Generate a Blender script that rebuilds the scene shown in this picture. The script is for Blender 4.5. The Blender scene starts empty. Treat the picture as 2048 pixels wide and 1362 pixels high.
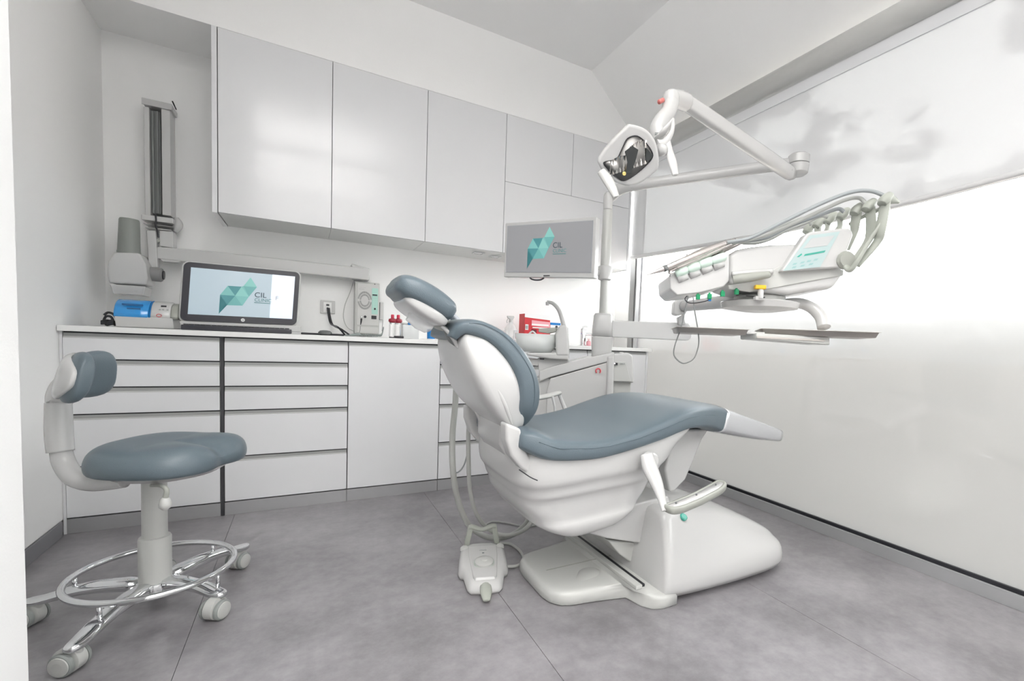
import bpy, bmesh, math, random
from mathutils import Vector, Matrix
sc = bpy.context.scene
col = sc.collection
random.seed(4)
PI = math.pi

# ------------------------------------------------------------------ camera
F, CX, CY = 946.04, 1162.0, 745.53
TILT, ROLL, YAW, EYE = -0.0614, 0.04283, 0.53053, 0.91475
_f = Vector((math.sin(YAW)*math.cos(TILT), math.cos(YAW)*math.cos(TILT), math.sin(TILT)))
_r0 = _f.cross(Vector((0, 0, 1))).normalized(); _u0 = _r0.cross(_f)
CR = _r0*math.cos(ROLL)+_u0*math.sin(ROLL); CU = -_r0*math.sin(ROLL)+_u0*math.cos(ROLL); CF = _f
EYEV = Vector((0, 0, EYE))
cam = bpy.data.cameras.new('camera'); co = bpy.data.objects.new('camera', cam); col.objects.link(co)
m = Matrix.Identity(4)
for i in range(3):
    m[i][0] = CR[i]; m[i][1] = CU[i]; m[i][2] = -CF[i]; m[i][3] = EYEV[i]
co.matrix_world = m
cam.sensor_width = 36; cam.lens = F/2048*36; cam.shift_x = (1024-CX)/2048; cam.shift_y = (CY-681)/2048
cam.clip_start = 0.02; cam.clip_end = 500
sc.camera = co
# ------------------------------------------------------------------ world (bright overcast sky with broken cloud)
w = bpy.data.worlds.new('sky'); sc.world = w; w.use_nodes = True
nt = w.node_tree; nt.nodes.clear()
N = nt.nodes.new; L = nt.links.new
out = N('ShaderNodeOutputWorld'); bg = N('ShaderNodeBackground'); tc = N('ShaderNodeTexCoord')
mp = N('ShaderNodeMapping'); mp.inputs['Location'].default_value = (4.1, 1.1, 0.7); mp.inputs['Scale'].default_value = (1, 1, 1.6)
n1 = N('ShaderNodeTexNoise'); n1.inputs['Scale'].default_value = 2.2; n1.inputs['Detail'].default_value = 9; n1.inputs['Roughness'].default_value = .58
cr = N('ShaderNodeValToRGB'); e = cr.color_ramp.elements
e[0].position = .50; e[0].color = (.17, .175, .185, 1); e[1].position = .535; e[1].color = (1, 1, 1, 1)
L(tc.outputs['Generated'], mp.inputs['Vector']); L(mp.outputs['Vector'], n1.inputs['Vector']); L(n1.outputs['Fac'], cr.inputs['Fac'])
sx = N('ShaderNodeSeparateXYZ'); L(tc.outputs['Generated'], sx.inputs[0])
hz_ = N('ShaderNodeMapRange'); hz_.interpolation_type = 'SMOOTHSTEP'; hz_.inputs['From Min'].default_value = .10; hz_.inputs['From Max'].default_value = .22; L(sx.outputs['Z'], hz_.inputs['Value'])
hm_ = N('ShaderNodeMix'); hm_.data_type = 'RGBA'; hm_.inputs[6].default_value = (.42, .425, .43, 1); L(hz_.outputs[0], hm_.inputs[0]); L(cr.outputs['Color'], hm_.inputs[7]); L(hm_.outputs[2], bg.inputs['Color']); bg.inputs['Strength'].default_value = 11.0; L(bg.outputs['Background'], out.inputs['Surface'])
# ------------------------------------------------------------------ unseen fill lights added to brighten the room, above and behind the camera
def area(name, loc, sx, sy, power, color=(1, .985, .96)):
    l = bpy.data.lights.new(name, 'AREA'); l.shape = 'RECTANGLE'; l.size = sx; l.size_y = sy; l.energy = power; l.color = color
    o = bpy.data.objects.new(name, l); o.location = loc; col.objects.link(o); return o
FILLS = [(-.1, .15, 1.6, 1.4), (-.1, -1.55, 2.2, 1.3)]
for _x, _y, _a, _b in FILLS:
    area('added_fill_down', (_x, _y, 2.54), _a, _b, 6)
    area('added_fill_up', (_x, _y, 2.60), _a, _b, 42).rotation_euler = (math.pi, 0, 0)
sc.view_settings.view_transform = 'Standard'; sc.view_settings.look = 'None'
sc.view_settings.exposure = 0.70; sc.view_settings.gamma = 1.0; sc.view_settings.use_curve_mapping = False
sc.cycles.max_bounces = 10; sc.cycles.diffuse_bounces = 6; sc.cycles.transparent_max_bounces = 12

# ------------------------------------------------------------------ point helpers (photo measurements to room coordinates, in metres)
def ray(u, v): return CF+CR*((u-CX)/F)-CU*((v-CY)/F)
def onax(u, v, k, val):
    d = ray(u, v); return EYEV+d*((val-EYEV[k])/d[k])
def PX(u, v, x): return onax(u, v, 0, x)
def PY(u, v, y): return onax(u, v, 1, y)
def PZ(u, v, z): return onax(u, v, 2, z)
def PT(u, v, z, y=3.15):
    p = PY(u, v, y); p.z = z; return p
def PD(u, v, d): return EYEV+ray(u, v)*d
V = Vector

# ------------------------------------------------------------------ materials
MATS = {}
def mat(name, c, rough=.5, metal=0, spec=.5, bump=0, bscale=60, coat=0, var=0.0, emit=None, alpha=1, trans=0):
    if name in MATS: return MATS[name]
    m = bpy.data.materials.new(name); m.use_nodes = True; t = m.node_tree; b = t.nodes['Principled BSDF']
    b.inputs['Base Color'].default_value = (*c, 1); b.inputs['Roughness'].default_value = rough; b.inputs['Metallic'].default_value = metal
    b.inputs['Specular IOR Level'].default_value = spec; b.inputs['Coat Weight'].default_value = coat; b.inputs['Coat Roughness'].default_value = .05
    b.inputs['Alpha'].default_value = alpha; b.inputs['Transmission Weight'].default_value = trans
    tc = t.nodes.new('ShaderNodeTexCoord'); n = t.nodes.new('ShaderNodeTexNoise'); n.inputs['Scale'].default_value = bscale; n.inputs['Detail'].default_value = 3
    t.links.new(tc.outputs['Object'], n.inputs['Vector'])
    r = t.nodes.new('ShaderNodeMapRange'); r.inputs['To Min'].default_value = max(0, rough-.02); r.inputs['To Max'].default_value = rough+.02
    t.links.new(n.outputs['Fac'], r.inputs['Value']); t.links.new(r.outputs['Result'], b.inputs['Roughness'])
    if var:
        mx = t.nodes.new('ShaderNodeMix'); mx.data_type = 'RGBA'
        mx.inputs[6].default_value = (*[x*(1-var) for x in c], 1); mx.inputs[7].default_value = (*[min(1, x*(1+var)) for x in c], 1)
        t.links.new(n.outputs['Fac'], mx.inputs[0]); t.links.new(mx.outputs[2], b.inputs['Base Color'])
    if bump:
        bm = t.nodes.new('ShaderNodeBump'); bm.inputs['Strength'].default_value = bump; bm.inputs['Distance'].default_value = .002
        t.links.new(n.outputs['Fac'], bm.inputs['Height']); t.links.new(bm.outputs['Normal'], b.inputs['Normal'])
    if emit:
        b.inputs['Emission Color'].default_value = (*emit[0], 1); b.inputs['Emission Strength'].default_value = emit[1]
    MATS[name] = m; return m
WALL = mat('wall_paint', (.90, .90, .895), .75, bump=.1, bscale=200)
CEIL = mat('ceiling_paint', (.88, .88, .88), .8, bump=.05, bscale=150)
LACQ = mat('white_lacquer', (.745, .75, .765), .17, coat=.15)
TOPM = mat('worktop_white', (.85, .85, .84), .22)
PLAS = mat('white_plastic', (.555, .555, .55), .24, coat=.2)
PLASD = mat('offwhite_plastic', (.52, .525, .507), .34, coat=.15)
GREYP = mat('warm_grey_plastic', (.36, .37, .335), .4)
SAGE = mat('sage_grey_plastic', (.40, .42, .375), .45)
HOSE = mat('grey_hose', (.46, .47, .45), .45)
HOSEL = mat('pale_suction_hose', (.50, .51, .485), .4)
HOSED = mat('darker_grey_hose', (.32, .345, .355), .45)
DGREY = mat('dark_grey_plastic', (.18, .19, .19), .45)
BLACK = mat('black_plastic', (.02, .02, .025), .4)
GAP = mat('shadow_gap', (.03, .03, .035), .8)
BEZEL = mat('charcoal_bezel', (.045, .045, .055), .25)
VINYL = mat('blue_grey_upholstery', (.122, .158, .184), .36, bump=.25, bscale=420, var=.06)
CHROME = mat('chrome', (.78, .79, .80), .08, metal=1)
STEEL = mat('brushed_steel', (.50, .47, .44), .4, metal=.35, bump=.1, bscale=300)
ALU = mat('brushed_aluminium', (.62, .63, .64), .32, metal=.75)
ALUM = mat('satin_aluminium_profile', (.36, .365, .36), .45, metal=.15)  # grey darkened to carry the shade of the drawer grip recess
FOIL = mat('clear_foil_cover', (.66, .67, .69), .2, metal=.5, bump=.6, bscale=35)
BLUE = mat('blue_plastic', (.01, .20, .55), .25)
BLUEL = mat('translucent_blue_lid', (.03, .30, .72), .12, coat=.5)
RED = mat('red_card', (.62, .03, .04), .5)
REDP = mat('dark_red_plastic', (.30, .01, .03), .35)
GREEN = mat('green_plastic', (.0, .28, .11), .4)
YELL = mat('yellow_plastic', (.85, .48, .02), .4)
MINT = mat('mint_silicone', (.62, .76, .68), .4)
TEALB = mat('teal_button', (.05, .36, .28), .2, coat=.5)
PINK = mat('pink_plastic', (.8, .38, .42), .4)
WHITE = mat('white_print', (.85, .85, .85), .5)
INK = mat('grey_print', (.12, .14, .15), .6)
INKL = mat('light_grey_print', (.4, .42, .42), .6)
CLEAR = mat('clear_plastic', (.86, .88, .88), .1, alpha=.45)
FROST = mat('frosted_acrylic', (.80, .83, .82), .15, alpha=.8)
KICK = mat('plinth_aluminium', (.40, .40, .41), .4, metal=.35, bump=.05, bscale=400)

def floor_mat():
    m = bpy.data.materials.new('vinyl_floor'); m.use_nodes = True; t = m.node_tree; b = t.nodes['Principled BSDF']
    tc = t.nodes.new('ShaderNodeTexCoord')
    n = t.nodes.new('ShaderNodeTexNoise'); n.inputs['Scale'].default_value = 2.6; n.inputs['Detail'].default_value = 8; n.inputs['Roughness'].default_value = .62
    n2 = t.nodes.new('ShaderNodeTexNoise'); n2.inputs['Scale'].default_value = 22; n2.inputs['Detail'].default_value = 6; n2.inputs['Roughness'].default_value = .7
    mx = t.nodes.new('ShaderNodeMath'); mx.operation = 'MULTIPLY_ADD'; mx.inputs[1].default_value = .5
    cr = t.nodes.new('ShaderNodeValToRGB'); e = cr.color_ramp.elements
    e[0].position = .58; e[0].color = (.178, .168, .179, 1); e[1].position = .95; e[1].color = (.335, .322, .338, 1)
    L = t.links.new; L(tc.outputs['Object'], n.inputs['Vector']); L(tc.outputs['Object'], n2.inputs['Vector'])
    L(n2.outputs['Fac'], mx.inputs[0]); L(n.outputs['Fac'], mx.inputs[2]); L(mx.outputs[0], cr.inputs['Fac']); L(cr.outputs['Color'], b.inputs['Base Color'])
    bm = t.nodes.new('ShaderNodeBump'); bm.inputs['Strength'].default_value = .12; bm.inputs['Distance'].default_value = .002
    L(n2.outputs['Fac'], bm.inputs['Height']); L(bm.outputs['Normal'], b.inputs['Normal'])
    b.inputs['Roughness'].default_value = .36; b.inputs['Specular IOR Level'].default_value = .8; b.inputs['Coat Weight'].default_value = .4; b.inputs['Coat Roughness'].default_value = .28
    return m
FLOOR = floor_mat()

def glass_mat(film):
    m = bpy.data.materials.new('window_glass_film' if film else 'window_glass'); m.use_nodes = True; t = m.node_tree; t.nodes.clear()
    N = t.nodes.new; L = t.links.new; o = N('ShaderNodeOutputMaterial')
    tr = N('ShaderNodeBsdfTransparent'); tr.inputs[0].default_value = (.97, .98, .975, 1)
    gl = N('ShaderNodeBsdfGlossy'); gl.inputs['Roughness'].default_value = .0; gl.inputs[0].default_value = (1, 1, 1, 1)
    fr = N('ShaderNodeFresnel'); fr.inputs['IOR'].default_value = 1.5
    base = tr.outputs[0]
    if film:
        tl = N('ShaderNodeBsdfTranslucent'); df = N('ShaderNodeBsdfDiffuse')
        tl.inputs[0].default_value = (.060, .0595, .0580, 1); df.inputs[0].default_value = (.23, .232, .230, 1)
        ad = N('ShaderNodeAddShader'); L(tl.outputs[0], ad.inputs[0]); L(df.outputs[0], ad.inputs[1])
        tc = N('ShaderNodeTexCoord'); sp = N('ShaderNodeSeparateXYZ'); L(tc.outputs['Object'], sp.inputs[0])
        mr = N('ShaderNodeMapRange'); mr.inputs['From Min'].default_value = 0.10; mr.inputs['From Max'].default_value = 1.5
        pw = N('ShaderNodeMath'); pw.operation = 'POWER'; pw.inputs[1].default_value = 8; one = N('ShaderNodeMath'); one.operation = 'SUBTRACT'; one.inputs[0].default_value = .996
        L(sp.outputs['Z'], mr.inputs['Value']); L(mr.outputs[0], pw.inputs[0]); L(pw.outputs[0], one.inputs[1])
        mx = N('ShaderNodeMixShader'); one.use_clamp = True; L(one.outputs[0], mx.inputs[0]); L(tr.outputs[0], mx.inputs[1]); L(ad.outputs[0], mx.inputs[2]); base = mx.outputs[0]
    if not film: L(base, o.inputs[0]); return m
    m2 = N('ShaderNodeMixShader'); ge = N('ShaderNodeNewGeometry'); fx = N('ShaderNodeMath'); fx.operation = 'MULTIPLY'; f2 = N('ShaderNodeMath'); f2.operation = 'MULTIPLY'; f2.inputs[1].default_value = 1.7; f2.use_clamp = True; L(fr.outputs[0], f2.inputs[0]); iv = N('ShaderNodeMath'); iv.operation = 'SUBTRACT'; iv.inputs[0].default_value = 1
    L(ge.outputs['Backfacing'], iv.inputs[1]); L(f2.outputs[0], fx.inputs[0]); L(iv.outputs[0], fx.inputs[1])
    L(fx.outputs[0], m2.inputs[0]); L(base, m2.inputs[1]); L(gl.outputs[0], m2.inputs[2]); L(m2.outputs[0], o.inputs[0])
    return m
def blind_mat():
    m = bpy.data.materials.new('screen_fabric'); m.use_nodes = True; t = m.node_tree; t.nodes.clear()
    N = t.nodes.new; L = t.links.new; o = N('ShaderNodeOutputMaterial')
    tr = N('ShaderNodeBsdfTransparent'); tl = N('ShaderNodeBsdfTranslucent'); df = N('ShaderNodeBsdfDiffuse')
    tl.inputs[0].default_value = (.014, .014, .014, 1); df.inputs[0].default_value = (.58, .58, .587, 1)
    wv = N('ShaderNodeTexNoise'); wv.inputs['Scale'].default_value = 300
    bm = N('ShaderNodeBump'); bm.inputs['Strength'].default_value = .1; L(wv.outputs['Fac'], bm.inputs['Height']); L(bm.outputs[0], df.inputs['Normal'])
    ad = N('ShaderNodeAddShader'); L(tl.outputs[0], ad.inputs[0]); L(df.outputs[0], ad.inputs[1])
    mx = N('ShaderNodeMixShader'); mx.inputs[0].default_value = .986; L(tr.outputs[0], mx.inputs[1]); L(ad.outputs[0], mx.inputs[2]); L(mx.outputs[0], o.inputs[0])
    return m
GLASS = glass_mat(False); FILM = glass_mat(True); SCREENF = blind_mat()

# ------------------------------------------------------------------ object helpers
def origin_of(p):
    s = Vector((0, 0, 0))
    while p is not None: s += p.location; p = p.parent
    return s
def tag(o, label=None, cat=None, group=None, kind=None):
    if label: o['label'] = label
    if cat: o['category'] = cat
    if group: o['group'] = group
    if kind: o['kind'] = kind
    return o
def thing(name, label, cat, loc, group=None):
    o = bpy.data.objects.new(name, None); o.empty_display_size = .1; o.location = loc; col.objects.link(o); return tag(o, label, cat, group)
def link(name, me, mt, parent=None, smooth=False, bev=0, sub=0, seg=2, label=None, kind=None):
    o = bpy.data.objects.new(name, me); col.objects.link(o)
    for x in (mt if isinstance(mt, (list, tuple)) else [mt]): me.materials.append(x)
    if parent is not None:
        o.parent = parent; o.location = -origin_of(parent)
    if smooth:
        for p in me.polygons: p.use_smooth = True
    if bev:
        b = o.modifiers.new('b', 'BEVEL'); b.width = bev; b.segments = seg; b.limit_method = 'ANGLE'; b.angle_limit = .6
        for p in me.polygons: p.use_smooth = True
        wn = o.modifiers.new('n', 'WEIGHTED_NORMAL'); wn.keep_sharp = False
    if sub:
        s = o.modifiers.new('s', 'SUBSURF'); s.levels = sub; s.render_levels = sub
        for p in me.polygons: p.use_smooth = True
    if label: o['label'] = label
    if kind: o['kind'] = kind
    return o
def meshof(verts, faces):
    me = bpy.data.meshes.new('m'); me.from_pydata([tuple(v) for v in verts], [], faces); 
    bm = bmesh.new(); bm.from_mesh(me); bmesh.ops.recalc_face_normals(bm, faces=bm.faces); bm.to_mesh(me); bm.free(); me.update(); return me
BOXF = [(0, 1, 3, 2), (4, 6, 7, 5), (0, 4, 5, 1), (2, 3, 7, 6), (0, 2, 6, 4), (1, 5, 7, 3)]
def box(name, a, b, mt, parent=None, bev=0.0, **k):
    vs = [(x, y, z) for x in (a[0], b[0]) for y in (a[1], b[1]) for z in (a[2], b[2])]
    return link(name, meshof(vs, BOXF), mt, parent, bev=bev, **k)
def boxes(name, lst, mt, parent=None, bev=0.0, **k):
    vs = []; fs = []
    for a, b in lst:
        n = len(vs); vs += [(x, y, z) for x in (a[0], b[0]) for y in (a[1], b[1]) for z in (a[2], b[2])]
        fs += [tuple(i+n for i in f) for f in BOXF]
    return link(name, meshof(vs, fs), mt, parent, bev=bev, **k)
def obox(name, c, ax, ay, az, mt, parent=None, bev=0.0, **k):
    """box with centre c and half-extent vectors ax, ay, az"""
    vs = [c+ax*i+ay*j+az*l for i in (-1, 1) for j in (-1, 1) for l in (-1, 1)]
    return link(name, meshof(vs, BOXF), mt, parent, bev=bev, **k)
def prism(name, pts, ext, mt, parent=None, bev=0.0, sub=0, scale=1.0, **k):
    """outline of 3D points swept by vector ext; the far end may be scaled about its centre"""
    n = len(pts); c = sum((V(p) for p in pts), V((0, 0, 0)))/n
    a = [V(p) for p in pts]; b = [c+(p-c)*scale+ext for p in a]
    fs = [tuple(range(n)), tuple(range(2*n-1, n-1, -1))]+[(i, (i+1) % n, n+(i+1) % n, n+i) for i in range(n)]
    return link(name, meshof(a+b, fs), mt, parent, bev=bev, sub=sub, **k)
def loft(name, rings, mt, parent=None, sub=1, cap=True, **k):
    n = len(rings[0]); vs = [p for r in rings for p in r]; fs = []
    for j in range(len(rings)-1):
        for i in range(n): fs.append((j*n+i, j*n+(i+1) % n, (j+1)*n+(i+1) % n, (j+1)*n+i))
    if cap: fs += [tuple(range(n)), tuple(range((len(rings)-1)*n, len(rings)*n))]
    return link(name, meshof(vs, fs), mt, parent, sub=sub, smooth=True, **k)
def catmull(pts, n=8, closed=False):
    pts = [V(p) for p in pts]; out = []; m = len(pts)
    for i in range(m if closed else m-1):
        if closed: p0, p1, p2, p3 = pts[i-1], pts[i], pts[(i+1) % m], pts[(i+2) % m]
        else: p0, p1, p2, p3 = pts[max(i-1, 0)], pts[i], pts[i+1], pts[min(i+2, m-1)]
        for k in range(n):
            t = k/n; out.append(.5*((2*p1)+(p2-p0)*t+(2*p0-5*p1+4*p2-p3)*t*t+(3*p1-p0-3*p2+p3)*t**3))
    if not closed: out.append(pts[-1])
    return out
def tube(name, pts, r, mt, parent=None, n=8, seg=12, smooth_path=True, closed=False, flat=1.0, up=None, **k):
    """round (or flattened) tube; r is a number or a list matching pts"""
    if smooth_path and len(pts) > 2:
        path = catmull(pts, n, closed)
        if isinstance(r, (list, tuple)):
            rp = [v.x for v in catmull([V((x, 0, 0)) for x in r], n, closed)]
        else: rp = [r]*len(path)
    else:
        path = [V(p) for p in pts]; rp = list(r) if isinstance(r, (list, tuple)) else [r]*len(path)
    m = len(path); rings = []; nv = None
    for i in range(m):
        if closed: t = (path[(i+1) % m]-path[i-1])
        else: t = path[min(i+1, m-1)]-path[max(i-1, 0)]
        t.normalize()
        if up is not None: nv = (up-t*up.dot(t)).normalized()
        elif nv is None:
            a = V((0, 0, 1)) if abs(t.z) < .9 else V((1, 0, 0)); nv = (a-t*a.dot(t)).normalized()
        else: nv = (nv-t*nv.dot(t)).normalized()
        bv = t.cross(nv)
        rings.append([path[i]+nv*(math.cos(2*PI*q/seg)*rp[i]*flat)+bv*(math.sin(2*PI*q/seg)*rp[i]) for q in range(seg)])
    vs = [p for q in rings for p in q]; fs = []; n_ = seg
    for j in range(m if closed else m-1):
        jn = (j+1) % m
        for i in range(n_): fs.append((j*n_+i, j*n_+(i+1) % n_, jn*n_+(i+1) % n_, jn*n_+i))
    if not closed: fs += [tuple(range(n_)), tuple(range((m-1)*n_, m*n_))]
    return link(name, meshof(vs, fs), mt, parent, smooth=True, **k)
def lathe(name, c, prof, mt, parent=None, axis=None, seg=28, **k):
    """prof = [(radius, height)] about axis through c"""
    ax = V(axis).normalized() if axis is not None else V((0, 0, 1))
    a = V((1, 0, 0)) if abs(ax.x) < .9 else V((0, 1, 0)); e1 = (a-ax*a.dot(ax)).normalized(); e2 = ax.cross(e1); c = V(c)
    rings = [[c+ax*h+(e1*math.cos(2*PI*q/seg)+e2*math.sin(2*PI*q/seg))*max(r, 1e-4) for q in range(seg)] for r, h in prof]
    n = seg; vs = [p for r in rings for p in r]; fs = []
    for j in range(len(rings)-1):
        for i in range(n): fs.append((j*n+i, j*n+(i+1) % n, (j+1)*n+(i+1) % n, (j+1)*n+i))
    fs += [tuple(range(n)), tuple(range((len(rings)-1)*n, len(rings)*n))]
    o = link(name, meshof(vs, fs), mt, parent, **k)
    for p in o.data.polygons: p.use_smooth = len(p.vertices) == 4
    em = o.modifiers.new('e', 'EDGE_SPLIT'); em.split_angle = .7
    return o
def ribbon(name, st, mt, parent=None, lat=V((0, 1, 0)), yc=0.0, ex=.5, n=4, seg=20, sub=0, base=None, side=None, **k):
    """pad swept along stations (x, z, thickness, half width) in the upright plane of direction 'base'; rounded-rectangle section"""
    base = base or (V((1, 0, 0)), V((0, 0, 1)), V((0, yc, 0)))
    P3 = [V((s[0], s[1], 0)) for s in st]; T = [V((s[2], s[3], 0)) for s in st]
    cp = catmull(P3, n); ct = catmull(T, n); rings = []
    for i, p in enumerate(cp):
        t = (cp[min(i+1, len(cp)-1)]-cp[max(i-1, 0)]).normalized(); nn = V((-t.y, t.x, 0)); th, hw = ct[i].x/2, ct[i].y; ring = []
        for q in range(seg):
            a = 2*PI*q/seg; c_, s_ = math.cos(a), math.sin(a)
            yy = math.copysign(abs(c_)**ex, c_)*hw; tt = math.copysign(abs(s_)**ex, s_)*th
            w2 = p+nn*tt
            ring.append(base[2]+base[0]*w2.x+base[1]*w2.y+lat*yy)
        rings.append(ring)
    return loft(name, rings, mt, parent, sub=sub, **k)
def text(name, body, o, ux, uz, size, mt, parent, depth=.0006, align='LEFT'):
    c = bpy.data.curves.new('t', 'FONT'); c.body = body; c.size = 1; c.align_x = align; c.extrude = 0
    ob = bpy.data.objects.new('t', c); col.objects.link(ob)
    dg = bpy.context.evaluated_depsgraph_get(); me = bpy.data.meshes.new_from_object(ob.evaluated_get(dg)); bpy.data.objects.remove(ob)
    ux = ux.normalized(); uz = uz.normalized(); no = ux.cross(uz)
    for v in me.vertices:
        q = v.co.copy(); v.co = V(o)+ux*(q.x*size)+uz*(q.y*size)+no*depth
    me.materials.clear()
    return link(name, me, mt, parent)

# ================================================================== ROOM
YF, YCT, YU, YB = 2.818, 2.798, 3.042, 3.42       # lower fronts, worktop edge, upper fronts, back wall
XL, XW, ZC, ZS = -.90, 2.282, 2.869, 2.399
def struct(o): o['kind'] = 'structure'; return o
# floor: vinyl tiles with fine joints
fl = struct(box('floor', (-3.0, -2.4, -.06), (XW+.04, YB+.1, -.004), mat('floor_joint', (.10, .095, .10), .6)))
xs = [-3.0, -2.102, -1.197, -.292, .613, 1.518, XW+.03]
ys = [-2.4, .2, YB+.1]
for i in range(len(xs)-1):
    for j in range(len(ys)-1):
        box('tile', (xs[i]+.0008, ys[j]+.0008, -.01), (xs[i+1]-.0008, ys[j+1]-.0008, 0), FLOOR, fl)
struct(box('wall_back', (XL-.12, YB, 0), (XW+.2, YB+.1, ZC), WALL))
wl = struct(box('wall_left', (XL-.12, .95, 0), (XL, YB, ZC), WALL))
box('panel', (XL, 1.08, .066), (XL+.010, 2.845, ZC-.001), WALL, wl, bev=.002)
struct(box('baseboard_left', (XL, 1.08, 0), (XL+.016, 2.80, .064), mat('grey_skirting', (.22, .22, .235), .35), bev=.002))
pe = PY(40, 1240, 1.05); pt = PY(12, 40, 1.05)
struct(box('wall_near', (-3.0, .95, 0), ((pe.x+pt.x)/2, 1.07, ZC), WALL, bev=.006))
struct(box('wall_far_left', (-3.1, -2.4, 0), (-3.0, 1.0, ZC), WALL))
struct(box('wall_rear', (-3.1, -2.5, 0), (XW+.2, -2.4, ZC), WALL))
struct(box('ceiling', (-3.1, -2.5, ZC), (XW+.4, YB+.1, ZC+.1), CEIL))
# soffit flush with the upper cabinets
struct(box('trim_1', (XL, YU, ZS), (XW+.1, YB, ZC), WALL))
# sloping soffit above the window
s1 = [V((1.766, -2.4, ZC)), V((2.235, -2.4, 2.44)), V((2.40, -2.4, 2.44)), V((2.40, -2.4, ZC))]
struct(prism('trim_2', s1, V((0, YU+2.4-.001, 0)), WALL))
for (x, y, sx, sy), wh in zip(FILLS, ('above the camera', 'behind the camera')):  # frames and hangers made up to carry the added fill lights
    lamp = thing('fill_light_frame', 'added white frame around an unseen fill light '+wh, 'ceiling lamp', (x, y, ZC), 'added fill lights')
    boxes('frame', [((x-sx/2-.02, y-sy/2-.02, 2.53), (x+sx/2+.02, y-sy/2, 2.61)), ((x-sx/2-.02, y+sy/2, 2.53), (x+sx/2+.02, y+sy/2+.02, 2.61)),
                    ((x-sx/2-.02, y-sy/2, 2.53), (x-sx/2, y+sy/2, 2.61)), ((x+sx/2, y-sy/2, 2.53), (x+sx/2+.02, y+sy/2, 2.61))], PLAS, lamp)
    for dx in (-1, 1): tube('hanger', [V((x+dx*(sx/2+.01), y, 2.60)), V((x+dx*(sx/2+.01), y, ZC))], .003, CHROME, lamp)

# window wall ---------------------------------------------------
XG = 2.325
wn = bpy.data.objects.new('window_1', None); wn.location = (XG, 1, 0); col.objects.link(wn); struct(wn)
def pane(y0, y1, z0, z1):
    vs = [(x, y, z) for x in (XG-.004, XG+.004) for y in (y0, y1) for z in (z0, z1)]
    me = meshof(vs, BOXF); o = link('pane', me, [FILM, GLASS], wn)
    for p in me.polygons: p.material_index = 0 if p.normal.x < -.9 else 1
    return o
pane(-2.4, 3.072, .03, 2.5); pane(3.17, 3.42, .03, 2.5)
box('bottom_rail', (XW, -2.4, 0), (XW+.028, 3.07, .050), ALU, wn, bev=.0015)
box('rail_lip', (XW, -2.4, .050), (XW+.012, 3.07, .056), ALU, wn, bev=.001)
box('gasket', (XW+.028, -2.4, .045), (XG+.02, 3.07, .066), BLACK, wn)
box('window_post', (XW+.0, 3.105, 0), (XW+.07, 3.168, 2.5), ALUM, wn, bev=.002)
box('window_post', (XW+.0, 3.070, 0), (XW+.03, 3.084, 2.5), ALU, wn, bev=.001)
box('gasket', (XW+.012, 3.084, 0), (XW+.06, 3.105, 2.5), BLACK, wn)
box('top_rail', (XW, -2.4, 2.36), (XW+.07, YB, 2.44), ALU, wn)
struct(box('wall_right', (XW, -2.4, 2.44), (XW+.12, YB, ZC), WALL))
# roller blind
rb = thing('roller_blind', 'wide white roller blind with screen fabric drawn halfway down the tall window', 'blind', (2.2, 1, 2.36))
tube('roller_tube', [V((2.185, -2.38, 2.352)), V((2.185, 3.035, 2.372))], .054, mat('blind_tube', (.62, .62, .60), .35), rb, smooth_path=False, seg=32)
bz = [(-2.38, 1.60), (.3, 1.592), (.70, 1.575), (1.07, 1.556), (1.5, 1.549), (1.89, 1.550), (2.5, 1.566), (3.053, 1.588)]
bp = catmull([V((2.2, y, z)) for y, z in bz], 6)
vs = []; fs = []
for p in bp:
    for dx in (-.0006, .0006): vs += [V((2.205+dx, p.y, p.z)), V((2.205+dx, p.y, 2.35))]
for i in range(len(bp)-1):
    a = 4*i; b = a+4; fs += [(a, a+1, b+1, b), (a+2, b+2, b+3, a+3), (a, b, b+2, a+2), (a+1, a+3, b+3, b+1)]
fs += [(0, 2, 3, 1), (len(vs)-4, len(vs)-3, len(vs)-1, len(vs)-2)]
_fm = meshof(vs, fs); link('fabric', _fm, [SCREENF, GLASS], rb)
for p in _fm.polygons: p.material_index = 0 if abs(p.normal.x) > .5 and p.center.x < 2.205 else 1
tube('bottom_bar', [p+V((-.001, 0, .014)) for p in bp], .015, mat('bar_grey', (.66, .66, .66), .4), rb, smooth_path=False, seg=8, flat=.9)
box('valance', (2.196, -2.38, 2.25), (2.2035, 3.03, 2.305), mat('blind_header', (.74, .745, .76), .4), rb)

# terrace outside
tr = struct(box('trim_3', (XG+.05, -120, -.14), (160, 120, -.03), mat('terrace_stone', (.62, .56, .51), .7, var=.05, bscale=4)))

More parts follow.
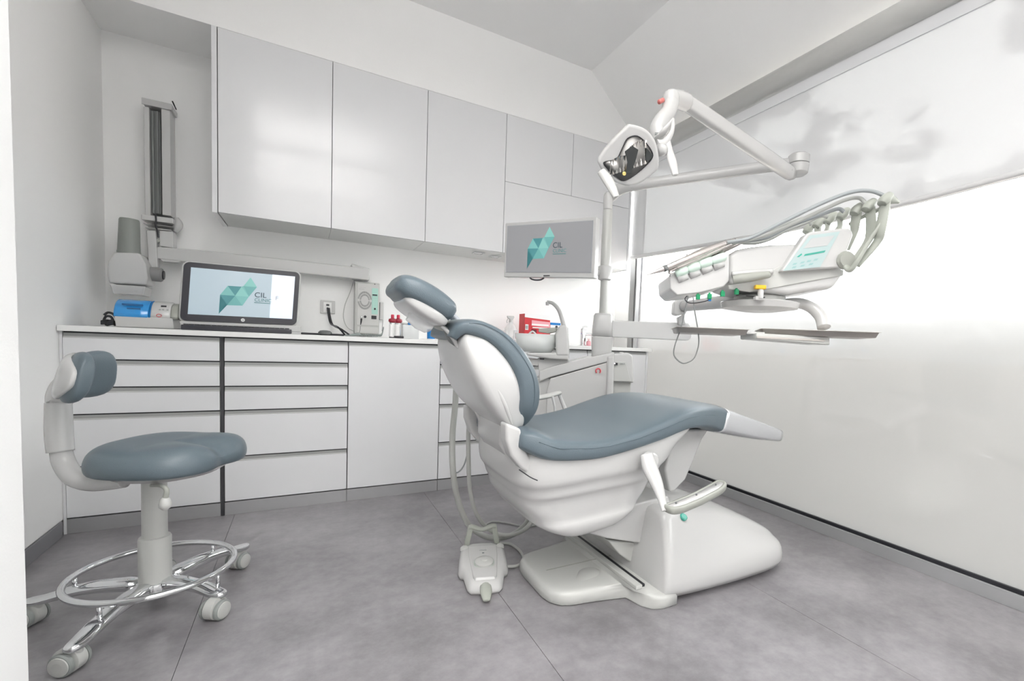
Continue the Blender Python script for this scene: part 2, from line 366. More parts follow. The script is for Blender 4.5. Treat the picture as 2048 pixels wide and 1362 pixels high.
# ================================================================== LOWER CABINETS
def drawer_unit(x0, x1, levels, lab, drawers=True, knob=False):
    """levels: z of the upper edge of each front; last entry is the bottom"""
    t = thing('drawer_cabinet' if drawers else 'base_cabinet', lab, 'cabinet', ((x0+x1)/2, YF+.3, 0), 'white lower cabinets along the back wall')
    box('body', (x0+.002, YF+.02, .066), (x1-.002, YB-.001, .874), LACQ, t)
    box('plinth', (x0+.001, YF+.004, 0), (x1-.001, YF+.018, .064), KICK, t, bev=.001)
    for i in range(len(levels)-1):
        zt, zb = levels[i], levels[i+1]
        g = .024
        d = box('drawer' if drawers else 'door', (x0+.0022, YF, zb+.003), (x1-.0022, YF+.018, zt-g), LACQ, t, bev=.0012)
        # J-profile grip strip in two steps, set back above the front
        box('handle', (x0+.003, YF+.006, zt-g), (x1-.003, YF+.0175, zt-.003), ALUM, d)
        box('grip_lip', (x0+.003, YF+.0015, zt-g-.0005), (x1-.003, YF+.0065, zt-g+.0065), mat('grip_light', (.52, .525, .52), .35), d)
        box('gap', (x0+.003, YF+.008, zt-.003), (x1-.003, YF+.0195, zt+.0025), GAP, d)
    return t
zz = [PY(449, v, YF).z for v in (723.2, 773, 821.5, 914.5)]
LV = [.872]+zz+[.068]
drawer_unit(-.880, -.347, LV, 'leftmost white drawer cabinet, beside the left wall behind the stool')
box_gap = struct(box('trim_4', (-.3465, YF+.004, 0), (-.3335, YF+.03, .875), mat('gap_dark', (.05, .05, .055), .6)))
drawer_unit(-.333, .204, LV, 'white drawer cabinet below the computer, second from the left wall')
drawer_unit(.204, .691, [.872, .068], 'white single door base cabinet between two drawer cabinets', drawers=False)
drawer_unit(.691, 1.192, LV, 'white drawer cabinet partly hidden behind the dental chair backrest and hoses')
drawer_unit(1.192, 1.70, LV, 'white drawer cabinet hidden mostly behind the spittoon unit')
t = drawer_unit(1.70, 2.214, [.872, .068], 'rightmost white base cabinet, at the window end of the worktop', drawers=False)
box('side_panel', (2.214, YF, 0), (2.232, YB-.001, .875), LACQ, t, bev=.001)
struct(box('trim_5', (XL+.011, YF+.003, 0), (-.8795, YF+.03, .875), LACQ))
wt = box('worktop', (XL+.0115, YCT, .8755), (2.252, YB-.001, .900), TOPM, bev=.0015)
tag(wt, 'long thin white worktop on the row of lower cabinets', 'worktop')
ZT = .900
# ================================================================== UPPER CABINETS
ZU = 1.499
def upper(x0, x1, z0, z1, lab, nm='wall_cabinet', side=False, depth=True):
    t = thing(nm, lab, 'cabinet', ((x0+x1)/2, YB, z0), 'white upper wall cabinets')
    box('body', (x0+.001, YU+.021, z0+.001), (x1-.001, YB-.001, z1-.001), mat('carcass', (.66, .67, .66), .4), t)
    box('door', (x0+.0014, YU, z0+.0013), (x1-.0014, YU+.019, z1-.001), LACQ, t, bev=.001)
    return t
U = [-.381, .126, .635, 1.139, 1.642, 2.150]
t = upper(U[0], U[1], ZU, ZS, 'tall white upper cabinet, leftmost on the back wall')
box('side_panel', (U[0]-.024, YU-.002, ZU-.004), (U[0]-.002, YB-.001, ZS), LACQ, t, bev=.0015)
upper(U[1], U[2], ZU, ZS, 'tall white upper cabinet, second from the left')
t3 = upper(U[2], U[3], ZU, ZS, 'tall white upper cabinet left of the spittoon monitor, two spotlights beneath it')
upper(U[3], U[4], 1.965, ZS, 'short white upper cabinet above the wide flap, left of the pair')
upper(U[4], U[5], 1.965, ZS, 'short white upper cabinet above the wide flap, near the window behind the lamp head')
t = upper(U[3], U[5], ZU, 1.965, 'wide low white upper cabinet behind the white monitor')
box('side_panel', (U[5]+.001, YU-.001, ZU-.002), (U[5]+.018, YB-.001, ZS), LACQ, t, bev=.001)
for u, v, lab in ((957, 505, 'small square chrome spotlight under the third upper cabinet, nearer the chair'), (990, 512, 'small square spotlight under the upper cabinet beside the white monitor')):
    c = PZ(u, v, ZU)
    s = thing('cabinet_spotlight', lab, 'spotlight', c, 'spotlights under the upper cabinets')
    boxes('frame', [((c.x-.035, c.y-.035, ZU-.008), (c.x+.035, c.y-.027, ZU)), ((c.x-.035, c.y+.027, ZU-.008), (c.x+.035, c.y+.035, ZU)),
                    ((c.x-.035, c.y-.027, ZU-.008), (c.x-.027, c.y+.027, ZU)), ((c.x+.027, c.y-.027, ZU-.008), (c.x+.035, c.y+.027, ZU))], CHROME, s)
    lathe('reflector', (c.x, c.y, ZU), [(.004, -.001), (.012, -.002), (.025, -.007)], CHROME, s)

# ================================================================== DENTAL CHAIR
YCH = 1.56
ch = thing('dental_chair', 'blue-grey upholstered dental patient chair with white shell on a white floor base', 'chair', (1.15, YCH, 0))
def yy(pts): return [V(p) for p in pts]
# floor plate: outline on the floor, mirrored about the chair's centre line
half = [(.738, .0), (.738, -.09), (.748, -.135), (.775, -.17), (.81, -.184), (.90, -.20), (1.012, -.226), (1.02, -.25), (1.03, -.295), (1.055, -.33), (1.09, -.344), (1.15, -.343), (1.16, -.2), (1.16, 0)]
outl = [(x, YCH+y) for x, y in half]+[(x, YCH-y) for x, y in half[-2:0:-1]]
def level_loft(name, outl, zs, mt, parent, **k):
    """zs = [(z, inset)] rings of the same outline scaled towards its middle"""
    cx = sum(p[0] for p in outl)/len(outl); cy = sum(p[1] for p in outl)/len(outl); rings = []
    for z, ins in zs:
        rings.append([V((cx+(x-cx)*(1-ins/max(.05, abs(x-cx)+.05)), cy+(y-cy)*(1-ins/max(.05, abs(y-cy)+.05)), z)) for x, y in outl])
    return loft(name, rings, mt, parent, **k)
level_loft('floor_plate', outl, [(.001, .004), (.005, 0), (.034, 0), (.044, .006), (.048, .016), (.049, .03)], PLASD, ch, sub=0)
box('plate_joint', (.80, YCH-.002, .0488), (1.12, YCH+.002, .0498), GREYP, ch)
tube('foot_recess', [PZ(1140, 1180, .040), PZ(1175, 1150, .043), PZ(1192, 1142, .040)], [.015, .045, .04], PLASD, ch, flat=.25, up=V((0, 0, 1)))
# base cover
def cover_sec(xb, xt, yb, ye, z1, ze, zc):
    """upright cross-section of the base cover: bottom x, top x, half widths at foot and top edge, heights"""
    k = lambda z: xb+(xt-xb)*z/max(.01, zc)
    h = [(k(.002), yb, .002), (k(.05), yb, .05), (k(z1), yb-.006, z1), (k(z1+(ze-z1)*.5), (yb+ye)/2, z1+(ze-z1)*.5), (k(ze-.012), ye+.004, ze-.012), (k(ze), ye-.006, ze), (k(zc), ye-.04, ze+(zc-ze)*.6), (k(zc), ye*.4, zc)]
    return [V((x, YCH-y, z)) for x, y, z in h]+[V((x, YCH+y, z)) for x, y, z in h[::-1]]
cs = [(1.085, 1.135, .325, .235, .11, .285, .290), (1.09, 1.142, .340, .25, .11, .300, .305), (1.12, 1.175, .343, .258, .11, .305, .312), (1.20, 1.26, .354, .25, .115, .296, .310), (1.35, 1.40, .363, .225, .12, .262, .285),
      (1.50, 1.53, .365, .225, .120, .232, .256), (1.62, 1.635, .363, .245, .115, .192, .212), (1.71, 1.715, .350, .262, .105, .158, .176), (1.762, 1.755, .325, .262, .10, .138, .150), (1.79, 1.775, .285, .245, .095, .120, .130), (1.802, 1.783, .23, .205, .085, .105, .112)]
loft('base_cover', [cover_sec(*c) for c in cs], PLAS, ch, sub=1)
bc = PZ(1367, 1033, .335)
lathe('power_button', PY(1367, 1034, 1.300), [(.015, -.004), (.015, .003), (.011, .005)], TEALB, ch, axis=(0, -.75, 1))
# lifting arm between base and seat
pr = [PY(u, v, 1.40) for u, v in ((1180, 1068), (1260, 1010), (1338, 992), (1352, 1060), (1330, 1130), (1305, 1140), (1302, 1090), (1215, 1078))]
prism('lift_arm_cover', pr, V((0, .32, 0)), PLAS, ch, bev=.008)
pr = [PY(u, v, 1.43) for u, v in ((1215, 1080), (1300, 1088), (1320, 1150), (1300, 1150), (1240, 1110))]
prism('lift_linkage', pr, V((0, .24, 0)), PLASD, ch, bev=.006)
box('slide_slot', (1.052, YCH-.26, .0485), (1.068, YCH+.30, .058), BLACK, ch)
box('slide_rail', (1.022, YCH-.27, .0485), (1.050, YCH+.30, .064), PLASD, ch, bev=.003)
# body shell under the seat
def sup(x0, x1, hw, z0, z1, n=36, ex=.38, tw=0):
    r = []
    for q in range(n):
        a = 2*PI*q/n; c, s = math.cos(a), math.sin(a); fx = (math.copysign(abs(c)**ex, c)+1)/2
        r.append(V((x0+(x1-x0)*fx, YCH+math.copysign(abs(s)**ex, s)*hw, z0+(z1-z0)*fx)))
    return r
lv = [(.590, 1.34, .245, .590, .640), (.572, 1.325, .268, .560, .612), (.570, 1.25, .274, .520, .575), (.575, 1.215, .274, .475, .53), (.580, 1.19, .272, .455, .498), (.592, 1.175, .258, .444, .484), (.598, 1.165, .256, .422, .459),
      (.602, 1.15, .254, .410, .445), (.608, 1.135, .240, .400, .43), (.612, 1.12, .238, .37, .395), (.630, 1.10, .236, .345, .37), (.655, 1.075, .234, .318, .345), (.655, 1.07, .243, .308, .332), (.690, 1.04, .240, .285, .312), (.745, .99, .230, .262, .285), (.80, .95, .20, .252, .268), (.84, .92, .12, .250, .258)]
loft('body_shell', [sup(a, b, c, d, e_) for a, b, c, d, e_ in lv], PLAS, ch, sub=1)
prism('rear_support', [PY(u, v, 1.46) for u, v in ((1340, 985), (1330, 940), (1352, 860), (1420, 858), (1405, 880), (1385, 930), (1372, 960), (1350, 983))], V((0, .2, 0)), PLAS, ch, bev=.012)
# seat cushion, leg rest and foot end
SE = [(.566, .612, .03, .20), (.576, .611, .06, .245), (.615, .602, .080, .268), (.68, .579, .080, .286), (.83, .570, .072, .290), (.98, .591, .070, .290), (1.10, .620, .082, .288), (1.22, .650, .088, .280), (1.32, .653, .098, .262),
      (1.42, .641, .106, .232), (1.49, .623, .110, .215), (1.60, .596, .102, .207), (1.75, .562, .084, .197), (1.88, .534, .062, .180), (1.925, .524, .046, .15)]
ribbon('seat_cushion', SE[:-3], VINYL, ch, yc=YCH, ex=.36, seg=40, n=6)
ribbon('foot_cushion', [(1.60, .596, .098, .20)]+SE[-3:]+[(1.942, .519, .024, .10)], DGREY, ch, yc=YCH, ex=.42, seg=32, n=5)
ribbon('foil_cover', [(1.478, .6265, .116, .220), (1.60, .596, .106, .211), (1.75, .562, .089, .201), (1.89, .532, .066, .184)], FOIL, ch, yc=YCH, ex=.40, seg=32, n=5)
seam = [(1050, 880), (1068, 889), (1085, 897), (1110, 901), (1160, 898), (1200, 893), (1250, 880), (1290, 864), (1330, 845), (1360, 835), (1385, 832), (1402, 840), (1412, 852)]
sm = mat('seam_thread', (.085, .12, .145), .5)
def seamz(x):
    for a, b in zip(SE, SE[1:]):
        if a[0] <= x <= b[0]: k = (x-a[0])/(b[0]-a[0]); return a[1]+(b[1]-a[1])*k, a[3]+(b[3]-a[3])*k, a[2]+(b[2]-a[2])*k
for sgn in (-1, 1):
    pts = []
    for i in range(14):
        x = .62+i*.0600; z, hw, th = seamz(x); pts.append(V((x, YCH+sgn*(hw+.0002), z+th*.12)))
    tube('seam', pts, .0009, sm, ch, n=4, seg=6)
# backrest
BC = [(.600, .628, .040, .13), (.608, .660, .075, .17), (.612, .705, .096, .205), (.610, .760, .094, .220), (.595, .815, .086, .222), (.560, .872, .078, .215), (.514, .918, .068, .200), (.460, .945, .060, .182), (.420, .948, .052, .165), (.400, .936, .044, .155), (.388, .915, .030, .14)]
ribbon('back_cushion', BC, VINYL, ch, yc=YCH, ex=.45, seg=36, n=6)
BS = [(.436, .938, .030, .14), (.440, .908, .075, .175), (.470, .858, .118, .200), (.508, .797, .138, .212), (.541, .736, .128, .210), (.568, .686, .098, .194), (.588, .645, .068, .176), (.598, .622, .04, .15)]
ribbon('back_shell', BS, PLAS, ch, yc=YCH, ex=.36, seg=36, n=6)
for sgn in (-1, 1):
    pts = [V((.440, YCH+sgn*.180, .860)), V((.492, YCH+sgn*.203, .785)), V((.535, YCH+sgn*.203, .71)), V((.566, YCH+sgn*.18, .650))]
    tube('shell_rib', pts, [.004, .007, .007, .004], PLAS, ch)
    tube('piping', [V((b[0]+.012*(1 if b[1] < .85 else .3), YCH+sgn*(b[3]+.0005), b[1]+(.014 if b[1] > .85 else .004))) for b in BC[1:-2]], .0009, sm, ch, seg=6)
hp = [PY(u, v, 1.33) for u, v in ((1012, 846), (1043, 858), (1046, 885), (1056, 908), (1075, 938), (1075, 959), (1043, 938), (1022, 912), (1012, 880))]
for ya in (0, .40): prism('back_hinge', [p+V((0, ya, 0)) for p in hp], V((0, .055, 0)), PLAS, ch, bev=.010, seg=3)
hp = [PY(u, v, 1.44) for u, v in ((1000, 842), (1040, 850), (1050, 905), (1070, 950), (1020, 925), (1000, 890))]
prism('hinge_block', hp, V((0, .24, 0)), PLAS, ch, bev=.014, seg=3)
tube('hinge_gap', [PY(1038, 939, 1.30), PY(1060, 954, 1.283), PY(1075, 961, 1.283)], .0018, BLACK, ch)
tube('back_lever', [PY(u, v, 1.66) for u, v in ((935, 760), (955, 815), (978, 870), (1000, 918), (1025, 945), (1060, 950))], [.013, .015, .016, .017, .017, .016], PLAS, ch)
# headrest
HC = [(.226, 1.056, .024, .09), (.234, 1.054, .052, .115), (.256, 1.051, .076, .13), (.298, 1.035, .082, .138), (.342, 1.012, .082, .135), (.380, .989, .072, .12), (.394, .981, .045, .10)]
HB = (V((1, 0, 0)), V((0, 0, 1)), V((.0, 0, 0)))
ribbon('head_cushion', [(x-.004, z+.006, t, h) for x, z, t, h in HC], VINYL, ch, yc=YCH-.03, ex=.62, seg=32, n=6)
ribbon('head_shell', [(.250, 1.030, .020, .10), (.264, 1.020, .046, .12), (.305, .996, .056, .127), (.345, .972, .046, .118), (.368, .960, .022, .10)], PLAS, ch, yc=YCH-.03, ex=.5, seg=28, n=5)
tube('head_plate', [PY(u, v, 1.50) for u, v in ((815, 612), (842, 630), (875, 651), (893, 660))], [.007, .009, .010, .006], GREYP, ch, flat=5, up=V((0, 1, 0)))
lathe('clear_knob', PY(848, 642, 1.5), [(.006, -.05), (.028, -.045), (.034, -.01), (.030, .02), (.02, .03)], CLEAR, ch, axis=V((.75, 0, -.45)))
tube('neck_bar', [PY(u, v, 1.54) for u, v in ((890, 645), (905, 662), (918, 682), (925, 700))], [.010, .013, .013, .010], GREYP, ch, flat=3, up=V((0, 1, 0)))
tube('neck_slot', [PY(u, v, 1.47) for u, v in ((889, 660), (900, 678), (912, 692))], [.004, .008, .003], DGREY, ch, flat=2, up=V((0, 1, 0)))
tube('neck_guard', [PY(u, v, 1.455) for u, v in ((882, 652), (900, 668), (915, 692), (921, 699))], [.004, .007, .006, .003], PLAS, ch, flat=1.6, up=V((0, 1, 0)))
tube('neck_wing', [PY(u, v, 1.62) for u, v in ((905, 632), (917, 650), (926, 672))], [.010, .014, .008], mat('neck_wing_grey', (.42, .44, .48), .4), ch, flat=3, up=V((0, 1, 0)))
# near armrest, folded down
ar = [PY(1293, 908, 1.255), PY(1300, 935, 1.235), PY(1314, 968, 1.20), PY(1324, 1000, 1.17), PY(1330, 1022, 1.15)]
am = tube('armrest_bracket', ar, [.026, .030, .024, .016, .013], PLAS, ch, flat=.55, up=V((0, 1, 0)))
lathe('armrest_pivot', PY(1296, 920, 1.275), [(.030, 0), (.030, .022), (.024, .028)], PLAS, ch, axis=(0, -1, 0))
a0, a1 = PY(1334, 1018, 1.14), PY(1446, 966, 1.17)
ax = (a1-a0); ln = ax.length/2; ax.normalize(); lat = V((0, 0, 1)).cross(ax).normalized(); upv = ax.cross(lat)
def pad_ring(e, w, k):
    c = (a0+a1)/2+upv*k; r = []
    for q in range(28):
        a = 2*PI*q/28; cc, ss = math.cos(a), math.sin(a)
        bend = -.012*(1-(abs(cc)**.5)**2)
        r.append(c+ax*math.copysign(abs(cc)**.33, cc)*(ln+e)+lat*(math.copysign(abs(ss)**.5, ss)*w)+upv*bend)
    return r
ap = loft('armrest_pad', [pad_ring(-.004, .022, -.016), pad_ring(0, .027, -.012), pad_ring(.002, .028, .004), pad_ring(-.002, .026, .010), pad_ring(-.007, .020, .010), pad_ring(-.010, .018, .005)], GREYP, ch, sub=0)
loft('armrest_insert', [pad_ring(-.009, .0195, -.002), pad_ring(-.010, .018, .007)], PLAS, ch, sub=0)
for k in (-.7, 0, .72): lathe('screw', (a0+a1)/2+ax*ln*k+upv*(.0005 if k else -.004), [(.003, 0), (.003, .009)], DGREY, ch, axis=upv, seg=10)
# far armrest seen past the backrest
fa = [PY(1082, 788, 1.90), PY(1118, 782, 1.90)]
tube('armrest_pad', [PY(1070, 797, 1.88), PY(1095, 792, 1.88), PY(1120, 785, 1.88)], [.02, .022, .018], PLASD, ch, flat=.5, up=V((0, 0, 1)))
tube('armrest_bracket', [PY(1118, 788, 1.88), PY(1125, 805, 1.88), PY(1135, 830, 1.87)], [.008, .009, .012], PLAS, ch)
tube('armrest_bracket', [PY(1105, 793, 1.86), PY(1109, 812, 1.86), PY(1112, 835, 1.86)], [.006, .006, .008], PLAS, ch)

# ================================================================== HOSES beside the chair
def hose(name, pts, r, mt, lab, group='suction hoses hanging behind the backrest'):
    o = tube(name, pts, r, mt, None, n=10); return tag(o, lab, 'hose', group)
def HP(l): return [PY(u, v, y) for u, v, y in l]
hose('suction_hose', HP([(914, 705, 1.95), (911, 800, 1.95), (905, 870, 1.93), (906, 940, 1.9), (916, 1000, 1.97), (938, 1050, 2.0), (975, 1074, 2.0), (1018, 1072, 1.96), (1050, 1050, 1.86), (1066, 1015, 1.72), (1070, 985, 1.66)]), .0125, HOSEL,
     'thick grey suction hose nearest the drawers, looping from backrest to chair')
hose('suction_hose', HP([(940, 760, 1.88), (937, 850, 1.88), (937, 920, 1.86), (941, 985, 1.90), (957, 1035, 1.95), (990, 1066, 1.96), (1030, 1068, 1.90), (1060, 1048, 1.74), (1075, 1010, 1.68)]), .009, HOSEL,
     'thinner grey hose running just right of the thick looping one')
hose('thin_hose', HP([(908, 720, 2.0), (907, 790, 2.0), (902, 860, 2.0), (900, 910, 2.0), (908, 940, 2.0), (917, 944, 2.0), (930, 925, 2.0), (938, 880, 2.0), (937, 800, 2.0), (934, 745, 2.0)]), .0032, HOSED,
     'thin dark grey hose hanging in a narrow loop behind the backrest')
hose('floor_cable', [PZ(u, v, .006) for u, v in ((963, 1058), (968, 1052), (985, 1043), (1015, 1046), (1045, 1052), (1075, 1050), (1095, 1044))], .0045, HOSE, 'thin pale cable lying on the floor behind the pedal', 'pale cables on the floor')
hose('floor_cable', [PZ(u, v, .008) for u, v in ((985, 1096), (1000, 1087), (1020, 1088), (1038, 1100), (1047, 1118), (1035, 1131), (1012, 1133))], .006, HOSE, 'pale cable curling from foot pedal to chair base', 'pale cables on the floor')

# ================================================================== FOOT PEDAL
pb = PZ(963, 1112, 0); ptip = PZ(973, 1212, 0)
fw = (ptip-pb); L0 = fw.length; fw.normalize(); sd = V((-fw.y, fw.x, 0)); sd = sd if sd.dot(CR) > 0 else -sd
pd_ = thing('foot_pedal', 'white foot control pedal with a grey carry handle on the floor', 'pedal', pb)
def PL(f, s, z): return pb+fw*(f*L0)+sd*s+V((0, 0, z))
wd = 0.095
def plan(pts, z): return [PL(f, s, z) for f, s in pts]
body = [(-.02, -.045), (-.03, 0), (-.02, .045), (.06, .083), (.16, .093), (.42, .095), (.50, .088), (.52, .075), (.75, .062), (.80, .050), (.82, 0), (.80, -.050), (.75, -.062), (.52, -.075), (.50, -.088), (.42, -.095), (.16, -.093), (.06, -.083)]
def sc_(p, k): return [(f if f > .3 else f, s*k) for f, s in p]
def shr(p, k): return [(.38+(f-.38)*k, s*k) for f, s in p]
def pz(f, h): return h*(1-.0*f)
rings = [plan(shr(body, 1.0), .002), plan(shr(body, 1.02), .012)]
top = [PL(.38+(f-.38)*.93, s*.93, .058-.028*max(0, f)) for f, s in body]; top2 = [PL(.38+(f-.38)*.80, s*.80, .064-.028*max(0, f)) for f, s in body]
loft('housing', rings+[top, top2], PLAS, pd_, sub=0, kind=None)
pl = [(.10, -.060), (.10, .060), (.30, .058), (.70, .044), (.74, .036), (.74, -.036), (.70, -.044), (.30, -.058)]
loft('top_panel', [[PL(f, s, .058-.026*f) for f, s in pl], [PL(.4+(f-.4)*.95, s*.93, .068-.026*f) for f, s in pl]], PLAS, pd_, sub=0, bev=.003)
pax = (V((0, 0, 1))+fw*.13).normalized()
lathe('ring', PL(.47, 0, .053), [(.040, 0), (.040, .004), (.036, .0045)], mat('sage_ring', (.42, .47, .43), .4), pd_, axis=pax)
lathe('disc', PL(.47, 0, .053), [(.035, 0), (.035, .012), (.030, .016), (.012, .0165)], PLASD, pd_, axis=pax)
lathe('disc_hub', PL(.47, 0, .053), [(.013, .016), (.012, .021), (.006, .022)], PLASD, pd_, axis=pax)
for s in (-.072, .072):
    lathe('side_button', PL(.12, s, .052), [(.017, 0), (.017, .008), (.012, .014), (.004, .016)], PLASD, pd_)
tube('front_lever', [PL(.74, 0, .030), PL(.88, 0, .026), PL(.985, 0, .016)], [.018, .021, .012], SAGE, pd_, flat=.45, up=V((0, 0, 1)))
for s in (-.05, .05):
    obox('handle_post', PL(.0, s*1.12, .088), fw*.010, sd*.011, V((0, 0, .042))+sd*(-.16*s), SAGE, pd_, bev=.003)
tube('carry_handle', [PL(.0, -.056, .126), PL(.0, -.040, .128), PL(.01, 0, .117), PL(.0, .040, .128), PL(.0, .056, .126)], [.012, .014, .012, .014, .012], SAGE, pd_, flat=.7, up=V((0, 0, 1)))
a = PL(.20, 0, .0642); obox('print', PL(.28, 0, .0625), sd*.004, fw*.0015, V((0, 0, .0008)), INK, pd_)
obox('print_bar', PL(.22, 0, .0636), sd*.014, fw*.0018, V((0, 0, .0008)), INKL, pd_)
# ================================================================== SADDLE STOOL
SX, SY = -.405, 1.93
st = thing('dental_stool', 'blue-grey padded stool with low curved backrest, chrome foot ring and five castors', 'stool', (SX, SY, 0))
SC = V((SX, SY, 0))
tips = [PZ(72, 1192, .088), PZ(152, 1278, .088), PZ(438, 1178, .088), PZ(482, 1088, .088), SC+V((-.05, .27, .088))]
lathe('gas_column', SC, [(.041, .10), (.041, .245), (.039, .25), (.0315, .252), (.031, .47)], PLASD, st)
lathe('hub', SC, [(.03, .060), (.046, .07), (.050, .095), (.046, .108), (.03, .112)], CHROME, st)
for i, tp in enumerate(tips):
    d = V((tp.x-SX, tp.y-SY, 0)); rr = d.length; d.normalize(); n_ = V((-d.y, d.x, 0)); up = V((0, 0, 1))
    def sec(f, w_, z0, z1):
        c = SC+d*(rr*f); return [c+n_*w_*a+up*(z0+(z1-z0)*b) for a, b in ((-1, 0), (-1, .6), (-.75, .95), (0, 1), (.75, .95), (1, .6), (1, 0), (0, -.05))]
    lg = loft('leg', [sec(.10, .030, .078, .120), sec(.35, .027, .088, .124), sec(.62, .024, .086, .116), sec(.82, .025, .074, .102), sec(.95, .025, .064, .088), sec(1.05, .021, .062, .084), sec(1.11, .010, .064, .081)], CHROME, st, sub=1)
    lathe('pintle', (tp.x, tp.y, 0), [(.009, .05), (.009, .07)], DGREY, lg, seg=12)
    # castor: hood and two wheels, trailing sideways
    sw = (V((-.60, .30, 0)), V((-.5, .25, 0)), V((-.3, -.45, 0)), V((-.2, -.3, 0)), V((.3, .4, 0)))[i].normalized()
    axl = V((-sw.y, sw.x, 0)); c = V((tp.x, tp.y, .0320))+sw*.016
    ca = lathe('castor_hood', c+axl*-.017+V((0, 0, .003)), [(.024, 0), (.034, .004), (.034, .030), (.024, .034)], PLASD, st, axis=axl)
    lathe('castor_neck', (tp.x, tp.y, 0), [(.011, .035), (.014, .055), (.013, .062)], PLASD, ca, seg=16)
    for sg in (-1, 1):
        lathe('wheel', c+axl*(.019*sg)-V((0, 0, .001)), [(.0308, 0), (.0308, .007*sg), (.027, .011*sg)], mat('castor_tread', (.28, .30, .29), .5), ca, axis=axl)
        lathe('wheel_cap', c+axl*((.019+.0105)*sg)-V((0, 0, .001)), [(.0255, 0), (.0245, .003*sg), (.013, .005*sg)], PLASD, ca, axis=axl)
rg = [V((SX+.203*math.cos(a), SY+.203*math.sin(a), .142)) for a in [2*PI*k/32 for k in range(32)]]
fr_ = tube('foot_ring', rg, .0095, CHROME, st, n=2, closed=True, seg=14)
for tp in tips:
    d = V((tp.x-SX, tp.y-SY, 0)).normalized(); q = SC+d*.203
    tube('ring_bracket', [q+V((0, 0, .095)), q+V((0, 0, .142))], .006, CHROME, fr_)
# under-seat pan, lever, back arm
zs_ = .5
fwd0 = V((CR.x, CR.y+.06, 0)).normalized()
lathe('seat_pan', SC+fwd0*.04, [(.045, .440), (.085, .446), (.130, .458), (.152, .472), (.155, .49)], PLAS, st)
fwd = (CR*1.0); fwd.z = 0; fwd.normalize(); fwd = (fwd+V((0, .06, 0))).normalized(); lt = V((-fwd.y, fwd.x, 0))
def seat_pt(fx, fy, z): return SC+fwd*(fx+.052)+lt*fy+V((0, 0, z))
NR, NA = 9, 48; vs = []; fs = []
def outl_r(a):
    c, s_ = math.cos(a), math.sin(a); rx = .172 if c > 0 else .165
    n_ = 2.6; r0 = (abs(c/rx)**n_+abs(s_/.185)**n_)**(-1/n_)
    return r0*(1-.13*math.exp(-(a if a < PI else a-2*PI)**2/.06))
def topz(r_, a):
    x = r_*math.cos(a); y = r_*math.sin(a); R = outl_r(a); e = min(1, r_/R)
    z = .565-.024*e**14-.013*e**3
    z -= .022*math.exp(-(y/.035)**2)*max(0, min(1, (x-.0)/.12))
    z += .010*math.exp(-((abs(y)-.10)/.05)**2)*max(0, min(1, (x+.0)/.15))
    z -= .008*math.exp(-((x+.03)/.08)**2-(y/.12)**2)
    z += .008*max(0, -x/.18)
    return z
RR = [0, .2, .4, .58, .74, .86, .94, .985, 1.0]
ringl = [[seat_pt(outl_r(2*PI*q/NA)*k*math.cos(2*PI*q/NA), outl_r(2*PI*q/NA)*k*math.sin(2*PI*q/NA), topz(outl_r(2*PI*q/NA)*k, 2*PI*q/NA)) for q in range(NA)] for k in [.02]+RR[1:]]
for k, z in ((1.03, .518), (1.035, .502), (1.02, .488), (.98, .480), (.88, .478)):
    ringl.append([seat_pt(outl_r(2*PI*q/NA)*k*math.cos(2*PI*q/NA), outl_r(2*PI*q/NA)*k*math.sin(2*PI*q/NA), z+.012*(math.cos(2*PI*q/NA) > .3)*0) for q in range(NA)])
loft('seat', ringl, VINYL, st, sub=1)
tube('height_lever', [PD(303, 971, 1.39), PD(322, 971, 1.35), PD(333, 980, 1.34), PD(331, 996, 1.34)], [.005, .006, .006, .007], GREYP, st)
lathe('lever_knob', PD(330, 992, 1.34), [(.004, 0), (.011, -.008), (.015, -.022), (.014, -.032), (.006, -.040)], PLASD, st)
BK = [(250, 962), (190, 966), (150, 955), (128, 925), (121, 890), (118, 840), (119, 800)]
dep = [1.40, 1.40, 1.41, 1.42, 1.42, 1.42, 1.42]
bpts = [PD(u, v, d) for (u, v), d in zip(BK, dep)]
tube('back_arm', bpts, [.020, .024, .026, .026, .024, .022, .020], PLAS, st, n=10, seg=16)
tube('arm_sleeve', [PD(121, 903, 1.42), PD(118, 862, 1.42), PD(117, 805, 1.42)], [.030, .031, .029], PLAS, st, seg=16)
tube('back_bracket', [PD(118, 808, 1.43), PD(120, 788, 1.44), PD(132, 768, 1.45), PD(146, 752, 1.46)], [.029, .030, .030, .02], PLAS, st, seg=16)
# curved back pad: arc seen from its right-hand end
bc0 = PD(152, 748, 1.46)+fwd*.105; zb_ = bc0.z; bc0.z = 0
zc_ = zb_
bf = (fwd*math.cos(.45)+lt*math.sin(.45)).normalized(); bl = V((-bf.y, bf.x, 0))
bc0 = PD(160, 749, 1.42)+bf*.12; bc0.z = 0
rb_ = []
def back_ring(a, rad, th, hh, tilt=-.22):
    d = -(bf*math.cos(a)+bl*math.sin(a)); c = bc0+d*rad; out_ = []
    for q in range(20):
        t = 2*PI*q/20; c_, s_ = math.cos(t), math.sin(t)
        h = math.copysign(abs(s_)**.7, s_)*hh; w_ = math.copysign(abs(c_)**.8, c_)*th
        out_.append(c+d*(w_+h*tilt)+V((0, 0, zc_+h)))
    return out_
angs = [(-1.15, .02, .03), (-1.10, .022, .055), (-.95, .026, .074), (-.6, .030, .080), (-.25, .024, .074), (0, .021, .068), (.25, .024, .074), (.6, .030, .080), (.95, .026, .074), (1.10, .022, .055), (1.15, .02, .03)]
angs = [(a*.85, t*.9, h*.86) for a, t, h in angs]
loft('back_pad', [back_ring(a, .128, t*1.05, h*1.12) for a, t, h in angs], VINYL, st, sub=1)
